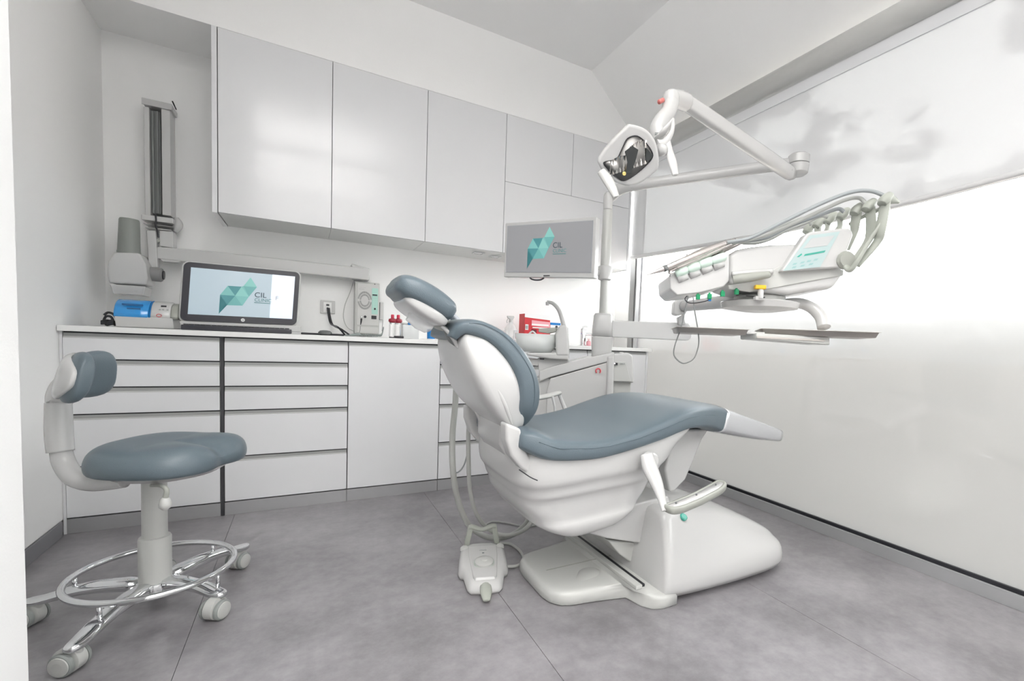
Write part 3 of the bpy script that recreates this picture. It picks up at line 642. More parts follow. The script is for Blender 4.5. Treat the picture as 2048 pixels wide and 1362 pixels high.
loft('back_shell', [back_ring(a*.95, .150, .020*(1-.5*(a/.97)**2), .071*math.sqrt(max(.02, 1-(a/1.0)**2))) for a in (-.97, -.9, -.7, -.4, 0, .4, .7, .9, .97)], PLAS, st, sub=1)

# ================================================================== X-RAY ARM on the wall
xr = thing('xray_unit', 'white wall-mounted dental x-ray with folded arm, square head and grey cone', 'x-ray machine', PY(320, 300, YB))
def YB_box(name, u0, v0, u1, v1, y, mt, parent, y2=YB, **k):
    a = PY(u0, v0, y); b = PY(u1, v1, y)
    return box(name, (min(a.x, b.x), y, min(a.z, b.z)), (max(a.x, b.x), y2, max(a.z, b.z)), mt, parent, **k)
yf = 3.30
for u0, u1 in ((287, 301), (322, 342)): YB_box('rail_cover', u0, 212, u1, 432, yf+.004, PLAS, xr, y2=YB-.001, bev=.003)
YB_box('rail_back', 300, 220, 323, 428, yf+.03, DGREY, xr, y2=YB-.001)
YB_box('rail_channel', 303, 222, 309, 427, yf+.018, mat('mid_grey', (.22, .235, .23), .4), xr, y2=yf+.031)
YB_box('rail_channel', 313, 222, 318, 427, yf+.018, mat('mid_grey', (.22, .235, .23), .4), xr, y2=yf+.031)
YB_box('top_cap', 283, 194, 344, 218, yf-.006, PLAS, xr, y2=YB-.001, bev=.004)
YB_box('cap_groove', 283, 207, 343, 208.5, yf-.0075, mat('mid_grey2', (.5, .5, .5), .5), xr, y2=yf)
tube('cap_cable', [PY(343, 201, yf-.006)+V((.002, .01, 0)), PY(343, 201, yf-.006)+V((.004, .08, -.012))], .003, BLACK, xr)
# lower bracket, stepped
for (u0, v0, u1, v1, dy) in ((282, 428, 346, 447, -.012), (286, 446, 345, 454, -.004), (290, 453, 343, 462, .006)):
    YB_box('bracket_step', u0, v0, u1, v1, yf+dy, PLAS, xr, y2=YB-.001, bev=.003)
tube('bracket_cheek', [PY(352, 436, yf+.05), PY(356, 450, yf+.05), PY(350, 464, yf+.05)], [.012, .022, .012], PLAS, xr, flat=1.4, up=V((0, 1, 0)))
tube('cable', [PY(u, v, yf-.02) for u, v in ((311, 428), (312, 440), (311, 450), (315, 462), (317, 475))], .004, BLACK, xr, seg=8)
lathe('cable_boss', PY(316, 482, yf-.0), [(.012, 0), (.010, .012), (.004, .014)], GREYP, xr, axis=(0, -1, 0))
prism('arm_knuckle', [PY(u, v, yf-.01) for u, v in ((318, 461), (346, 463), (346, 496), (319, 492))], V((0, .09, 0)), PLAS, xr, bev=.004)
prism('upright_arm', [PY(u, v, yf-.03) for u, v in ((292, 460), (311, 461), (315, 535), (297, 536))], V((0, .05, 0)), PLAS, xr, bev=.005)
a0_, a1_ = PY(312, 504, yf-.015), PY(738, 548, yf+.0)
hh_ = V((0, 0, (PY(312, 493, yf).z-PY(312, 517, yf).z)/2))
prism('folded_arm', [PY(313, 493, yf-.015), PY(400, 500, yf-.012), PY(740, 537, yf), PY(737, 560, yf), PY(600, 546, yf-.004), PY(400, 527, yf-.012), PY(312, 517, yf-.015)], V((0, .055, 0)), PLAS, xr, bev=.006)
prism('arm_grip', [PY(319, 517, yf-.012), PY(362, 521, yf-.012), PY(355, 525, yf-.012), PY(325, 523, yf-.012)], V((0, .04, 0)), PLAS, xr, bev=.003)
prism('arm_joint', [PY(u, v, yf+.002) for u, v in ((703, 527), (737, 537), (740, 560), (706, 557))], V((0, .10, 0)), PLAS, xr, bev=.006)
# tube head
yh = 3.16
hd = prism('tube_head', [PY(u, v, yh) for u, v in ((216, 522), (226, 504), (279, 506), (291, 528), (295, 556), (292, 570), (217, 566), (214, 545))], V((0, .15, 0)), PLAS, xr, bev=.010, seg=3)
pr_ = [PY(u, v, yh-.002) for u, v in ((219, 568), (291, 573), (286, 591), (226, 587))]
prism('head_chin', pr_, V((0, .13, 0)), PLAS, xr, bev=.004)
prism('chin_recess', [PY(u, v, yh-.004) for u, v in ((226, 573), (286, 577), (282, 586), (230, 583))], V((0, .004, 0)), mat('mid_grey2', (.5, .5, .5), .5), xr)
box_ = PY(252, 581, yh-.006); YB_box('print', 243, 580.5, 262, 582, yh-.0052, INKL, xr, y2=yh-.0042); YB_box('print', 268, 581.5, 275, 583, yh-.0052, INKL, xr, y2=yh-.0042)
lathe('cone', PY(258, 508, yh+.06), [(.044, -.01), (.042, .05), (.039, .165), (.036, .172), (.030, .172), (.030, .12)], mat('cone_grey', (.24, .255, .24), .45), xr, axis=(.02, 0, 1))
lathe('cone_ring', PY(258, 508, yh+.06), [(.045, .0), (.045, .012)], mat('cone_grey', (.24, .255, .24), .45), xr)
lathe('swivel', PY(294, 547, yh+.09), [(.034, -.03), (.036, .0), (.036, .055), (.030, .062)], mat('swivel_grey', (.28, .28, .28), .4), xr, axis=(1, .02, -.03))
lathe('swivel_cap', PY(294, 547, yh+.09), [(.024, .06), (.022, .068)], BLACK, xr, axis=(1, .02, -.03))

# ================================================================== THINGS ON THE WORKTOP, left to right
cb = thing('cable_coil', 'black cable coil with plugs lying in the corner left of the white device', 'cable', PT(215, 652, ZT))
for l in ([(208, 630), (216, 625), (226, 628), (232, 636)], [(207, 642), (212, 633), (222, 634), (226, 645), (214, 650), (208, 643)], [(212, 648), (222, 641), (232, 646), (228, 651)]):
    tube('loop', [PY(u, v, 2.97) for u, v in l], .005, BLACK, cb)
for u, v in ((210, 644), (222, 646)): obox('plug', PY(u, v, 2.96), V((.012, 0, .003)), V((0, .014, 0)), V((0, 0, .010)), BLACK, cb, bev=.003)
# sealing device
dv = thing('polymerising_unit', 'white bench device with translucent blue lid left of the computer', 'dental device', PT(295, 654, ZT))
yd = 2.93
def DV(u, v): return PY(u, v, yd)
b0, b1 = PY(232, 653, yd), PY(343, 655, yd)
def dsec(x, k=1.0, fwdy=0):
    z0 = ZT+.0015
    return [V((x, yd-.004, z0)), V((x, yd-.010, z0+.055*k)), V((x, yd+.004, z0+.085*k)), V((x, yd+.045, z0+.128*k)), V((x, yd+.09, z0+.135*k)), V((x, yd+.17, z0+.10*k)), V((x, yd+.18, z0))]
xm = PY(298, 620, yd).x
prism('lower_body', [V((b0.x, yd-.006, ZT+.0015)), V((b0.x-.004, yd-.012, ZT+.052)), V((b0.x-.004, yd+.18, ZT+.052)), V((b0.x, yd+.17, ZT+.0015))], V((b1.x-b0.x+.01, 0, 0)), PLAS, dv, bev=.005)
def drum(name, x0, x1, mt, r=.0):
    rs = []
    for x, k in ((x0, .97), (x0+.004, 1), (x1-.004, 1), (x1, .97)):
        rs.append([V((x, yd+.078-math.cos(t)*(.088+r)*k, ZT+.048+math.sin(t)*(.082+r)*k)) for t in [PI*q/16 for q in range(17)]])
    return loft(name, rs, mt, dv, sub=0)
drum('blue_lid', b0.x-.006, xm+.0, BLUEL, .001)
drum('lid_edge', xm-.001, xm+.006, BLUE, .002)
drum('control_drum', xm+.005, b1.x-.004, PLAS)
drum('end_cap', b1.x-.004, b1.x+.022, GREYP, -.006)
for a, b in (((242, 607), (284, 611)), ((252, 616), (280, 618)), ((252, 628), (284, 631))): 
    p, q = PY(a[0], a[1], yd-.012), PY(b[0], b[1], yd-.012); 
    obox('inner_rack', (p+q)/2+V((0, .014, 0)), V(((q.x-p.x)/2, 0, 0)), V((0, .004, 0)), V((0, 0, .004)), mat('rack_deep_blue', (.01, .12, .32), .3), dv)  # darker blue bars across the lid
def on_drum(u, v):  # point on the front of the drum
    best = None
    for k in range(60):
        t = PI*k/120; y = yd+.078-math.cos(t)*.0885; z = ZT+.048+math.sin(t)*.0825; p = PY(u, v, y)
        if best is None or abs(p.z-z) < best[0]: best = (abs(p.z-z), p, t)
    return best[1], V((0, -math.cos(best[2]), math.sin(best[2])))
for u0, v0, u1, v1, mt, nm in ((322, 611, 333, 614, BLACK, 'display'), (318, 617.5, 322, 619.5, INKL, 'key'), (324.5, 618, 328, 620, INKL, 'key'), (333, 618.5, 337, 620.5, INKL, 'key')):
    p, n_ = on_drum((u0+u1)/2, (v0+v1)/2); hw = (PY(u1, v0, yd).x-PY(u0, v0, yd).x)/2; tt = V((0, n_.z, -n_.y))
    obox(nm, p, V((hw, 0, 0)), n_*.0012, tt*((v1-v0)*.0014), mt, dv)
p, n_ = on_drum(318, 631); tt = V((0, n_.z, -n_.y))
tube('emblem', [p+V((math.cos(a)*.009, 0, 0))+tt*(math.sin(a)*.007)+n_*.001 for a in [PI*k/5 for k in range(10)]], .0012, mat('red_print', (.7, .1, .12), .5), dv, closed=True, n=2, seg=6)
obox('emblem_base', p-tt*.006+n_*.0008, V((.004, 0, 0)), n_*.0006, tt*.0015, mat('red_print', (.7, .1, .12), .5), dv)
# all-in-one computer
pc = thing('desktop_computer', 'charcoal framed all-in-one computer showing a teal logo, on the worktop', 'computer', PT(480, 660, ZT))
TL, TR, BR, BL = PY(368, 523, 2.955), PY(600, 545, 2.985), PY(599, 652, 2.965), PY(358, 641, 2.925)
def quadp(TL, TR, BR, BL, s, t, off=0):
    a = TL+(TR-TL)*s; b = BL+(BR-BL)*s; p = a+(b-a)*t; n_ = (TR-TL).cross(BL-TL).normalized()
    return p-n_*off*(-1 if n_.y > 0 else 1) if False else p+(n_ if n_.y < 0 else -n_)*off
def rquad(q, s0, t0, s1, t1, r=.0, off=0, n=5, asp=1.8):
    pts = []
    for cx_, cy_, a0 in ((s1-r, t0+r*asp, -PI/2), (s1-r, t1-r*asp, 0), (s0+r, t1-r*asp, PI/2), (s0+r, t0+r*asp, PI)):
        if r == 0: pts.append(quadp(*q, cx_, cy_, off)); continue
        for k in range(n+1):
            a = a0+k*PI/2/n; pts.append(quadp(*q, cx_+math.cos(a)*r, cy_+math.sin(a)*r*asp, off))
    return pts
def nrm(q):
    n_ = (q[1]-q[0]).cross(q[3]-q[0]).normalized(); return n_ if n_.y < 0 else -n_
BL = V((BL.x, TL.y-.012, BL.z)); BR = TR+(BL-TL); Q = (TL, TR, BR, BL); nq = nrm(Q)
prism('rear_case', rquad(Q, -.015, -.02, 1.015, 1.03, .06, -.002), -nq*.035, PLAS, pc, bev=.004)
prism('bezel', rquad(Q, 0, 0, 1, 1, .05, .004), -nq*.006, BEZEL, pc, bev=.0015)
SCRB = mat('computer_screen_glow', (.35, .42, .46), .15, emit=((.30, .37, .42), .42))
SCRW = mat('computer_screen_pane', (.6, .65, .7), .15, emit=((.60, .66, .78), .62))
T = [mat('logo_teal_%s' % n_, c, .3, emit=(c, .18)) for n_, c in (('light', (.22, .50, .46)), ('mid', (.14, .38, .37)), ('deep', (.07, .25, .27)), ('soft', (.18, .44, .42)), ('dark', (.05, .20, .23)))]
TXT = mat('logo_text', (.02, .045, .06), .4, emit=((.03, .06, .08), .15)); TXT2 = mat('logo_text_pale', (.05, .17, .17), .4, emit=((.06, .18, .18), .25))
def flat(name, pts, mt, parent, off=0): 
    me = bpy.data.meshes.new('m'); me.from_pydata([tuple(p) for p in pts], [], [tuple(range(len(pts)))]); return link(name, me, mt, parent)
def logo(q, off, parent, s0, t0, sw, th, sub=None):
    """faceted teal folded-ribbon emblem with its lettering, in screen fractions"""
    G = dict(A=(.52, .04), B=(.583, .26), C=(.462, .26), D=(.325, .28), E=(.265, .50), M=(.395, .50), K=(.445, .275), G=(.517, .50), H=(.465, .72), I=(.33, .73), J=(.265, .94), O=(.36, .70))
    def g(k): x, y = G[k]; return quadp(*q, s0+x*sw, t0+y*th, off)
    for pts, mt in (('ABC', 0), ('CBG', 1), ('DKM', 2), ('DME', 3), ('KGM', 0), ('KCG', 3), ('EMIJ', 2), ('MGH', 3), ('MHI', 1), ('EIJ', 4)):
        flat('logo_facet', [g(k) for k in pts], T[mt], parent)
    ux = (q[1]-q[0]); uz = (q[0]-q[3]); W = ux.length*sw
    text('letters', 'CIL', quadp(*q, s0+.565*sw, t0+.50*th, off), ux, uz, W*.078, TXT, parent)
    text('letters', 'CLINIC', quadp(*q, s0+.568*sw, t0+.600*th, off+.0003), ux, uz, W*.050, TXT2, parent)
    flat('letter_rule', [quadp(*q, s0+a*sw, t0+b*th, off) for a, b in ((.568, .625), (.72, .625), (.72, .638), (.568, .638))], TXT2, parent)
SQ = tuple(quadp(*Q, s, t, .0048) for s, t in ((.058, .088), (.955, .088), (.955, .885), (.058, .885)))
scn = prism('screen', list(SQ), nq*.0004, SCRB, pc)
flat('side_window', [quadp(*SQ, s, t, .0012) for s, t in ((.765, .0), (1, .0), (1, 1), (.765, 1))], SCRW, scn)
flat('side_window_strip', [quadp(*SQ, s, t, .0016) for s, t in ((.765, .5), (1, .5), (1, 1), (.765, 1))], mat('screen_lilac', (.5, .58, .68), .2, emit=((.5, .57, .68), .62)), scn)
text('side_mark', 'F', quadp(*SQ, .81, .58, .002), TR-TL, TL-BL, .03, INKL, scn)
logo(SQ, .0022, scn, -.01, .07, 1.08, .95)
lathe('power_badge', quadp(*Q, .512, .945, .003), [(.0085, 0), (.0085, .0035), (.007, .004)], WHITE, pc, axis=nq)
text('badge_letters', 'hp', quadp(*Q, .512, .945, .0075)-(TR-TL).normalized()*.0045-V((0, 0, .002)), TR-TL, TL-BL, .009, INK, pc)
prism('white_foot', [PY(358, 642, 2.93), PY(602, 652, 2.965), PY(601, 664, 2.965), PY(362, 656, 2.93)], V((0, .05, 0)), PLAS, pc, bev=.004)
kb = thing('keyboard', 'low black keyboard lying in front of the computer', 'keyboard', PT(480, 662, ZT))
k0, k1 = PY(363, 655, 2.86), PY(583, 664, 2.86)
k0 = V((k0.x, 2.845, ZT+.001)); k1x = k1.x
box('keyboard_body', (k0.x, 2.845, ZT+.0008), (k1x, 2.925, ZT+.024), BEZEL, kb, bev=.003)
for r_ in range(4):
    for c_ in range(20):
        x = k0.x+.008+c_*(k1x-k0.x-.016)/20; y = 2.851+r_*.018
        box('key', (x, y, ZT+.0245), (x+(k1x-k0.x-.016)/20-.003, y+.015, ZT+.029), BLACK, kb)
# mouse, socket and leads
ms = thing('cable_bundle', 'black power lead with oval inline switch on the worktop right of the computer', 'cable', PT(640, 665, ZT))
tube('lead', [PT(602, 661, ZT+.005), PT(615, 660, ZT+.006), PT(628, 661, ZT+.006), PT(640, 662, ZT+.006)], .0045, BLACK, ms)
tube('lead', [PT(603, 666, ZT+.005), PT(625, 665, ZT+.005), PT(650, 667, ZT+.005), PT(688, 669, ZT+.005)], .006, BLACK, ms)
lathe('switch', PT(650, 667, ZT), [(.018, .001), (.034, .008), (.036, .016), (.026, .026), (.01, .029)], DGREY, ms)
sk = thing('wall_socket', 'white wall socket plate with two black leads plugged in', 'socket', PY(655, 615, YB))
YB_box('plate', 641, 600, 670, 628, YB-.010, PLAS, sk, y2=YB-.0005, bev=.002)
YB_box('insert', 647, 604, 663, 625, YB-.012, TOPM, sk, y2=YB-.009, bev=.001)
YB_box('port', 652.5, 608, 658.5, 612, YB-.015, BLACK, sk, y2=YB-.011)
ld = thing('black_lead', 'pair of black leads running from the wall socket down to the worktop', 'cable', PY(657, 617, YB))
tube('lead', [PY(655, 615, YB-.02), PY(657, 630, YB-.03), PY(662, 648, YB-.05), PT(676, 663, ZT+.05), PT(690, 669, ZT+.006)], .005, BLACK, ld)
tube('lead', [PY(658, 616, YB-.02), PY(660, 632, YB-.035), PY(666, 650, YB-.06), PT(682, 665, ZT+.04), PT(700, 670, ZT+.006)], .005, BLACK, ld)
# x-ray generator / control box hung on the wall
cx_ = thing('xray_control_box', 'white wall control box with round speaker grille and mint keypad', 'control box', PY(735, 615, YB))
yb_ = 3.345
YB_box('case', 710, 562, 758, 669, yb_, PLASD, cx_, bev=.006)
YB_box('face', 715, 566, 757, 652, yb_-.003, mat('panel_grey', (.60, .60, .585), .4), cx_, y2=yb_, bev=.0015)
YB_box('lower_face', 715, 653, 757, 667, yb_-.002, mat('panel_grey', (.60, .60, .585), .4), cx_, y2=yb_)
YB_box('keypad', 744, 576, 755.5, 629, yb_-.0042, mat('mint_keypad', (.42, .68, .60), .4), cx_, y2=yb_-.003)
for i in range(3):
    for j in range(7):
        u = 745.5+i*3.3; v = 594+j*3.6
        YB_box('key', u, v, u+2.6, v+2.6, yb_-.0055, mat('mint_key', (.52, .76, .68), .4), cx_, y2=yb_-.004)
YB_box('display', 745, 588.5, 754.5, 591.8, yb_-.006, BLACK, cx_, y2=yb_-.004)
YB_box('rocker_switch', 743, 631, 753, 638.5, yb_-.007, BLACK, cx_, y2=yb_-.003, bev=.001)
lathe('dial', PY(749.5, 618, yb_), [(.006, .003), (.006, .008)], BLACK, cx_, axis=(0, -1, 0))
lathe('dial', PY(730, 633.5, yb_), [(.008, .003), (.008, .008)], BLACK, cx_, axis=(0, -1, 0))
lathe('dial', PY(749.5, 568.5, yb_), [(.003, .003), (.003, .007)], BLACK, cx_, axis=(0, -1, 0), seg=10)
gc = PY(729.5, 601, yb_-.003); vs = []; fs = []
for R0, R1, n_ in ((.046, .058, 60), (.030, .041, 44)):
    for k in range(n_):
        a = 2*PI*k/n_
        if abs(math.sin(a)) < .12: continue
        da = PI/n_*.55; b = len(vs)
        for r_, s_ in ((R0, -1), (R1, -1), (R1, 1), (R0, 1)): vs.append(gc+V((math.cos(a+da*s_)*r_*.72, -.0008, math.sin(a+da*s_)*r_)))
        fs.append((b, b+1, b+2, b+3))
link('speaker_grille', meshof(vs, fs), DGREY, cx_, kind='stuff')
[YB_box('print', 718, 571+k*3.2, 735-k*3, 572.6+k*3.2, yb_-.0038, mat('faint_print', (.42, .43, .43), .5), cx_, y2=yb_-.003) for k in range(3)]
lathe('jack', PY(723, 634, yb_), [(.007, .002), (.007, .010), (.003, .018)], CHROME, cx_, axis=(0, -1, 0), seg=12)
tube('jack_plug', [PY(723, 637, yb_-.02), PY(722, 645, yb_-.02), PY(721, 650, yb_-.02)], [.006, .004, .0015], BLACK, cx_)
YB_box('side_holder', 760, 604, 767, 640, 3.37, PLAS, cx_, y2=YB-.001, bev=.004)
cc = thing('coiled_handset_cord', 'grey coiled cord and clip lying beneath the wall control box', 'cord', PT(735, 674, ZT))
tube('cord', [PY(721, 652, yb_-.02), PY(720, 660, 3.3), PT(718, 667, ZT+.02)], .0015, DGREY, cc)
tube('clip', [PT(690, 671, ZT+.006), PT(705, 671, ZT+.008), PT(716, 667, ZT+.014), PT(722, 671, ZT+.008)], [.006, .010, .013, .006], mat('grey_green', (.30, .34, .33), .4), cc, flat=.7, up=V((0, 0, 1)))
pth = catmull([PT(718, 672, ZT+.012), PT(738, 674, ZT+.010), PT(758, 675, ZT+.012), PY(764, 668, 3.3), PY(767, 655, 3.34)], 40)
co_ = [p+V((0, math.cos(i*1.1)*.006, math.sin(i*1.1)*.006)) for i, p in enumerate(pth)]
tube('coiled_cord', co_, .0025, mat('grey_green', (.30, .34, .33), .4), cc, smooth_path=False, seg=6)
tube('cord', [PY(766, 640, 3.39), PY(765, 650, 3.37), PY(764, 662, 3.33)], .0015, DGREY, cc)
wc = tube('thin_wall_cable', [PY(708, 560, YB-.02), PY(700, 585, YB-.012), PY(690, 610, YB-.012), PY(687, 635, YB-.012), PY(695, 655, YB-.03), PY(712, 664, YB-.06)], .002, PLASD); tag(wc, 'thin white cable hanging down the wall left of the control box', 'cable')
# bottles
for (u, nm, lab) in ((784.5, 0, 'silver bottle with dark red cap, left of the pair on the worktop'), (796, 1, 'silver bottle with dark red cap standing on a small black base')):
    b = PT(u, 676.5, ZT); 
    if b.y > YB-.05: b.y = YB-.06
    b = PY(u, 672, 3.0); b.z = ZT
    t = thing('bottle', lab, 'bottle', b, 'silver bottles with dark red caps')
    lathe('base', b, [(.018, .001), (.018, .006)], BLACK, t)
    if nm: box('stand', (b.x-.019, b.y-.022, ZT+.0005), (b.x+.03, b.y+.022, ZT+.014), BLACK, t, bev=.003)
    lathe('body', b, [(.0165, .005), (.0165, .090), (.012, .094)], mat('bottle_silver', (.75, .75, .75), .2, metal=.8), t)
    lathe('label', b+V((-.003, -.0005, 0)), [(.0160, .010), (.0160, .082)], WHITE, t)
    lathe('collar', b, [(.017, .092), (.023, .100), (.021, .112), (.010, .117)], REDP, t)
    lathe('cap', b, [(.009, .115), (.009, .136), (.007, .139)], mat('cap_red', (.55, .02, .06), .3), t)
# clear organiser with small packs
og = thing('clear_organiser', 'clear plastic organiser box holding small white packs behind the headrest', 'organiser', PT(822, 678, ZT))
o0 = PY(806, 675, 2.99); o1 = PY(838, 651, 2.99)
x0, x1 = o0.x, o1.x; zt = o1.z
boxes('tray', [((x0, 2.99, ZT+.001), (x1, 2.993, zt)), ((x0, 3.06, ZT+.001), (x1, 3.063, zt)), ((x0, 2.993, ZT+.001), (x0+.003, 3.06, zt)), ((x1-.003, 2.993, ZT+.001), (x1, 3.06, zt)), (((x0+x1)/2, 2.993, ZT+.001), ((x0+x1)/2+.002, 3.06, zt)), ((x0+.003, 2.993, ZT+.001), (x1-.003, 3.06, ZT+.004))], CLEAR, og)
hw_ = (x1-x0)/2
for k, (a, h, lab) in enumerate(((.10, .040, 'small white pack in the left bay of the clear organiser'), (.60, .030, 'small white pack in the right bay of the clear organiser'), (.12, .062, 'upright white card behind the pack in the clear organiser'))):
    y0 = 3.0 if k < 2 else 3.035
    p = box('white_pack', (x0+hw_*2*a, y0, ZT+.0055), (x0+hw_*2*a+hw_*.72, y0+.022, ZT+.0055+h), TOPM, None, bev=.002); tag(p, lab, 'pack', 'white packs in the organiser')
tp_ = tube('white_tube', [PY(803, 642, 3.03), PY(816, 643, 3.03)], .006, PLAS); tag(tp_, 'white tube with blue cap lying across the clear organiser', 'tube')
tp_.parent = None
lathe('cap', PY(816, 643, 3.03), [(.0095, 0), (.0095, .014), (.007, .016)], BLUE, tp_, axis=(1, 0, 0))
tp_.location = V((0, 0, zt+.0065-PY(803, 642, 3.03).z))
bl = PY(862, 676, 2.97); bl.z = ZT
t = thing('blue_canister', 'small bright blue cylindrical canister on worktop below headrest', 'canister', bl)
lathe('body', bl, [(.0235, .0015), (.0235, .058), (.0225, .060)], BLUE, t); lathe('rim', bl, [(.024, .056), (.024, .062), (.021, .062)], mat('dark_blue', (.01, .08, .28), .3), t); lathe('foot', bl, [(.0235, .0003), (.024, .005)], TOPM, t)
# ================================================================== DENTAL UNIT (spittoon tower, column, monitor, lamp)
DU = 2.58
un = thing('spittoon_unit', 'white dental unit tower with spittoon bowl, column and instrument box behind the chair', 'dental unit', PZ(1150, 1030, 0))
hz = V((CR.x, CR.y, 0)).normalized(); hd_ = V((CF.x, CF.y, 0)).normalized()
def DD(l, d=DU): return [PD(u, v, d) for u, v in l]
def drop(p, z=0.0): q = p.copy(); q.z = z; return q
P = DD([(1098, 757), (1112, 750), (1228, 722)]); 
prism('tower_body', [drop(PD(1094, 790, DU), .002), PD(1094, 780, DU), PD(1100, 757, DU), PD(1227, 721, DU), drop(PD(1227, 721, DU), .002)], hd_*.30, PLAS, un, bev=.006)
prism('tower_top', [PD(1078, 765, DU-.003), PD(1078, 742, DU-.003), PD(1110, 731, DU-.003), PD(1170, 716, DU-.003), PD(1229, 704, DU-.003), PD(1229, 720, DU-.003), PD(1100, 755, DU-.003)], hd_*.32, PLAS, un, bev=.008, seg=3)
prism('tower_edge', [PD(1214, 712, DU-.012), PD(1229, 712, DU-.012), drop(PD(1232, 790, DU-.012), .002), drop(PD(1217, 790, DU-.012), .002)], hd_*.03, PLAS, un, bev=.012, seg=3)
prism('rear_body', [drop(PD(1070, 800, DU+.02), .25), PD(1068, 756, DU+.02), PD(1100, 757, DU+.02), drop(PD(1096, 790, DU+.02), .25)], hd_*.2, PLAS, un, bev=.006)
c = PD(1196.5, 742, DU-.0145)
tube('ring_emblem', [c+hz*(math.sin(a)*.0125)+V((0, 0, math.cos(a)*.0125)) for a in [-2.5+5.0*k/12 for k in range(13)]], .0038, mat('red_print', (.7, .1, .12), .5), un, n=2, seg=8)
# column
ccn = PD(1203, 700, DU+.10)
cx0, cy0 = ccn.x, ccn.y
def zc(v, u=1205): return PD(u, v, DU+.10).z
def rc(px): return px/F*(DU+.10)/2
def oct_ring(rx, ry, z, ex=.45, n=32):
    r_ = []
    for q in range(n):
        a = 2*PI*q/n; c_, s_ = math.cos(a), math.sin(a)
        r_.append(V((cx0, cy0, z))+hz*math.copysign(abs(c_)**ex, c_)*rx+hd_*math.copysign(abs(s_)**ex, s_)*ry)
    return r_
loft('column_foot', [oct_ring(rc(39), .055, zc(722)), oct_ring(rc(40), .056, zc(700)), oct_ring(rc(42), .058, zc(676)), oct_ring(rc(42), .058, zc(674))], PLAS, un, sub=0)
loft('column_collar', [oct_ring(rc(42), .058, zc(673)), oct_ring(rc(41), .058, zc(660)), oct_ring(rc(37), .054, zc(632)), oct_ring(rc(32), .046, zc(628)), oct_ring(rc(22), .03, zc(627))], PLAS, un, sub=0)
pc0 = V((cx0, cy0, 0)); 
def up_(z): return V((cx0, cy0, z))
lathe('column', pc0, [(rc(16.5), zc(630)), (rc(16.5), zc(545))], PLASD, un)
lathe('column_joint', pc0, [(rc(20), zc(562)), (rc(27), zc(560)), (rc(27), zc(536)), (rc(24), zc(534))], PLAS, un)
lathe('upper_column', pc0, [(rc(20), zc(536)), (rc(20), zc(472)), (rc(19), zc(471)), (rc(19), zc(425))], PLASD, un)
# cuspidor
dc = DU+.02
prism('basin_support', DD([(1052, 705), (1137, 706), (1137, 720), (1100, 718), (1055, 711)], dc-.05), hd_*.16, PLAS, un, bev=.008, seg=3)
prism('basin_foot', DD([(1075, 716), (1137, 718), (1135, 726), (1120, 740), (1078, 745)], dc-.0), hd_*.10, PLAS, un, bev=.004)
prism('basin_side', DD([(1112, 712), (1110, 668), (1117, 652), (1131, 648), (1135, 655), (1138, 712)], dc-.055), hd_*.17, PLAS, un, bev=.012, seg=3)
bcx = PD(1072, 690, dc+.03)
def bowl_r(k, z): return [V((bcx.x, bcx.y, z))+hz*math.cos(a)*.118*k+hd_*math.sin(a)*.10*k for a in [2*PI*q/32 for q in range(32)]]
zt_, zb_ = PD(1072, 668, dc).z, PD(1072, 704, dc).z
loft('glass_bowl', [bowl_r(.72, zb_), bowl_r(.92, zb_+.03), bowl_r(1.0, zt_), bowl_r(.96, zt_), bowl_r(.88, zb_+.032), bowl_r(.66, zb_+.008)], FROST, un, sub=0)
tube('bowl_spout', [PD(u, v, dc+.03) for u, v in ((1128, 652), (1124, 636), (1117, 619), (1106, 607), (1094, 604))], [.014, .013, .011, .010, .009], PLAS, un)
lathe('spout_tip', PD(1095, 604, dc+.03), [(.010, 0), (.009, -.018)], PLAS, un)
prism('cup_shelf', DD([(1077, 657), (1113, 655), (1113, 663), (1096, 667), (1077, 664)], dc-.03), hd_*.09, GREYP, un, bev=.003)
tube('bowl_lip', [PD(u, v, dc-.06) for u, v in ((1058, 668), (1065, 663), (1072, 669))], .005, PLAS, un)
box_slot = obox('basin_slot', PD(1084, 718, dc-.012), hz*.012, hd_*.004, V((0, 0, .0025)), BLACK, un)
prism('drain_box', DD([(1052, 716), (1078, 719), (1076, 732), (1058, 730)], dc+.0), hd_*.08, PLAS, un, bev=.003)
# instrument box right of the column
prism('holster_box', DD([(1224, 708), (1258, 706), (1266, 712), (1268, 766), (1226, 764)], DU+.02), hd_*.12, PLAS, un, bev=.010, seg=3)
prism('holster_panel', DD([(1226, 725), (1251, 723), (1262, 763), (1227, 762)], DU+.016), hd_*.006, PLASD, un, bev=.001)
prism('holster_leg', [PD(1224, 762, DU+.05), PD(1262, 764, DU+.05), drop(PD(1260, 780, DU+.05), .002), drop(PD(1224, 780, DU+.05), .002)], hd_*.08, PLASD, un, bev=.004)
obox('port', PD(1232, 728, DU+.012), hz*.009, hd_*.003, V((0, 0, .007)), BLACK, un)
lathe('port_knob', PD(1229, 727, DU+.008), [(.005, 0), (.005, .01)], CHROME, un, axis=-hd_, seg=12)
for k in range(3): obox('port_mark', PD(1241+k*3.6, 727.5, DU+.012), hz*.0028, hd_*.003, V((0, 0, .004)), INKL, un)
lathe('top_button', PD(1243, 706, DU+.06), [(.012, -.004), (.012, .004), (.006, .006)], PLAS, un)
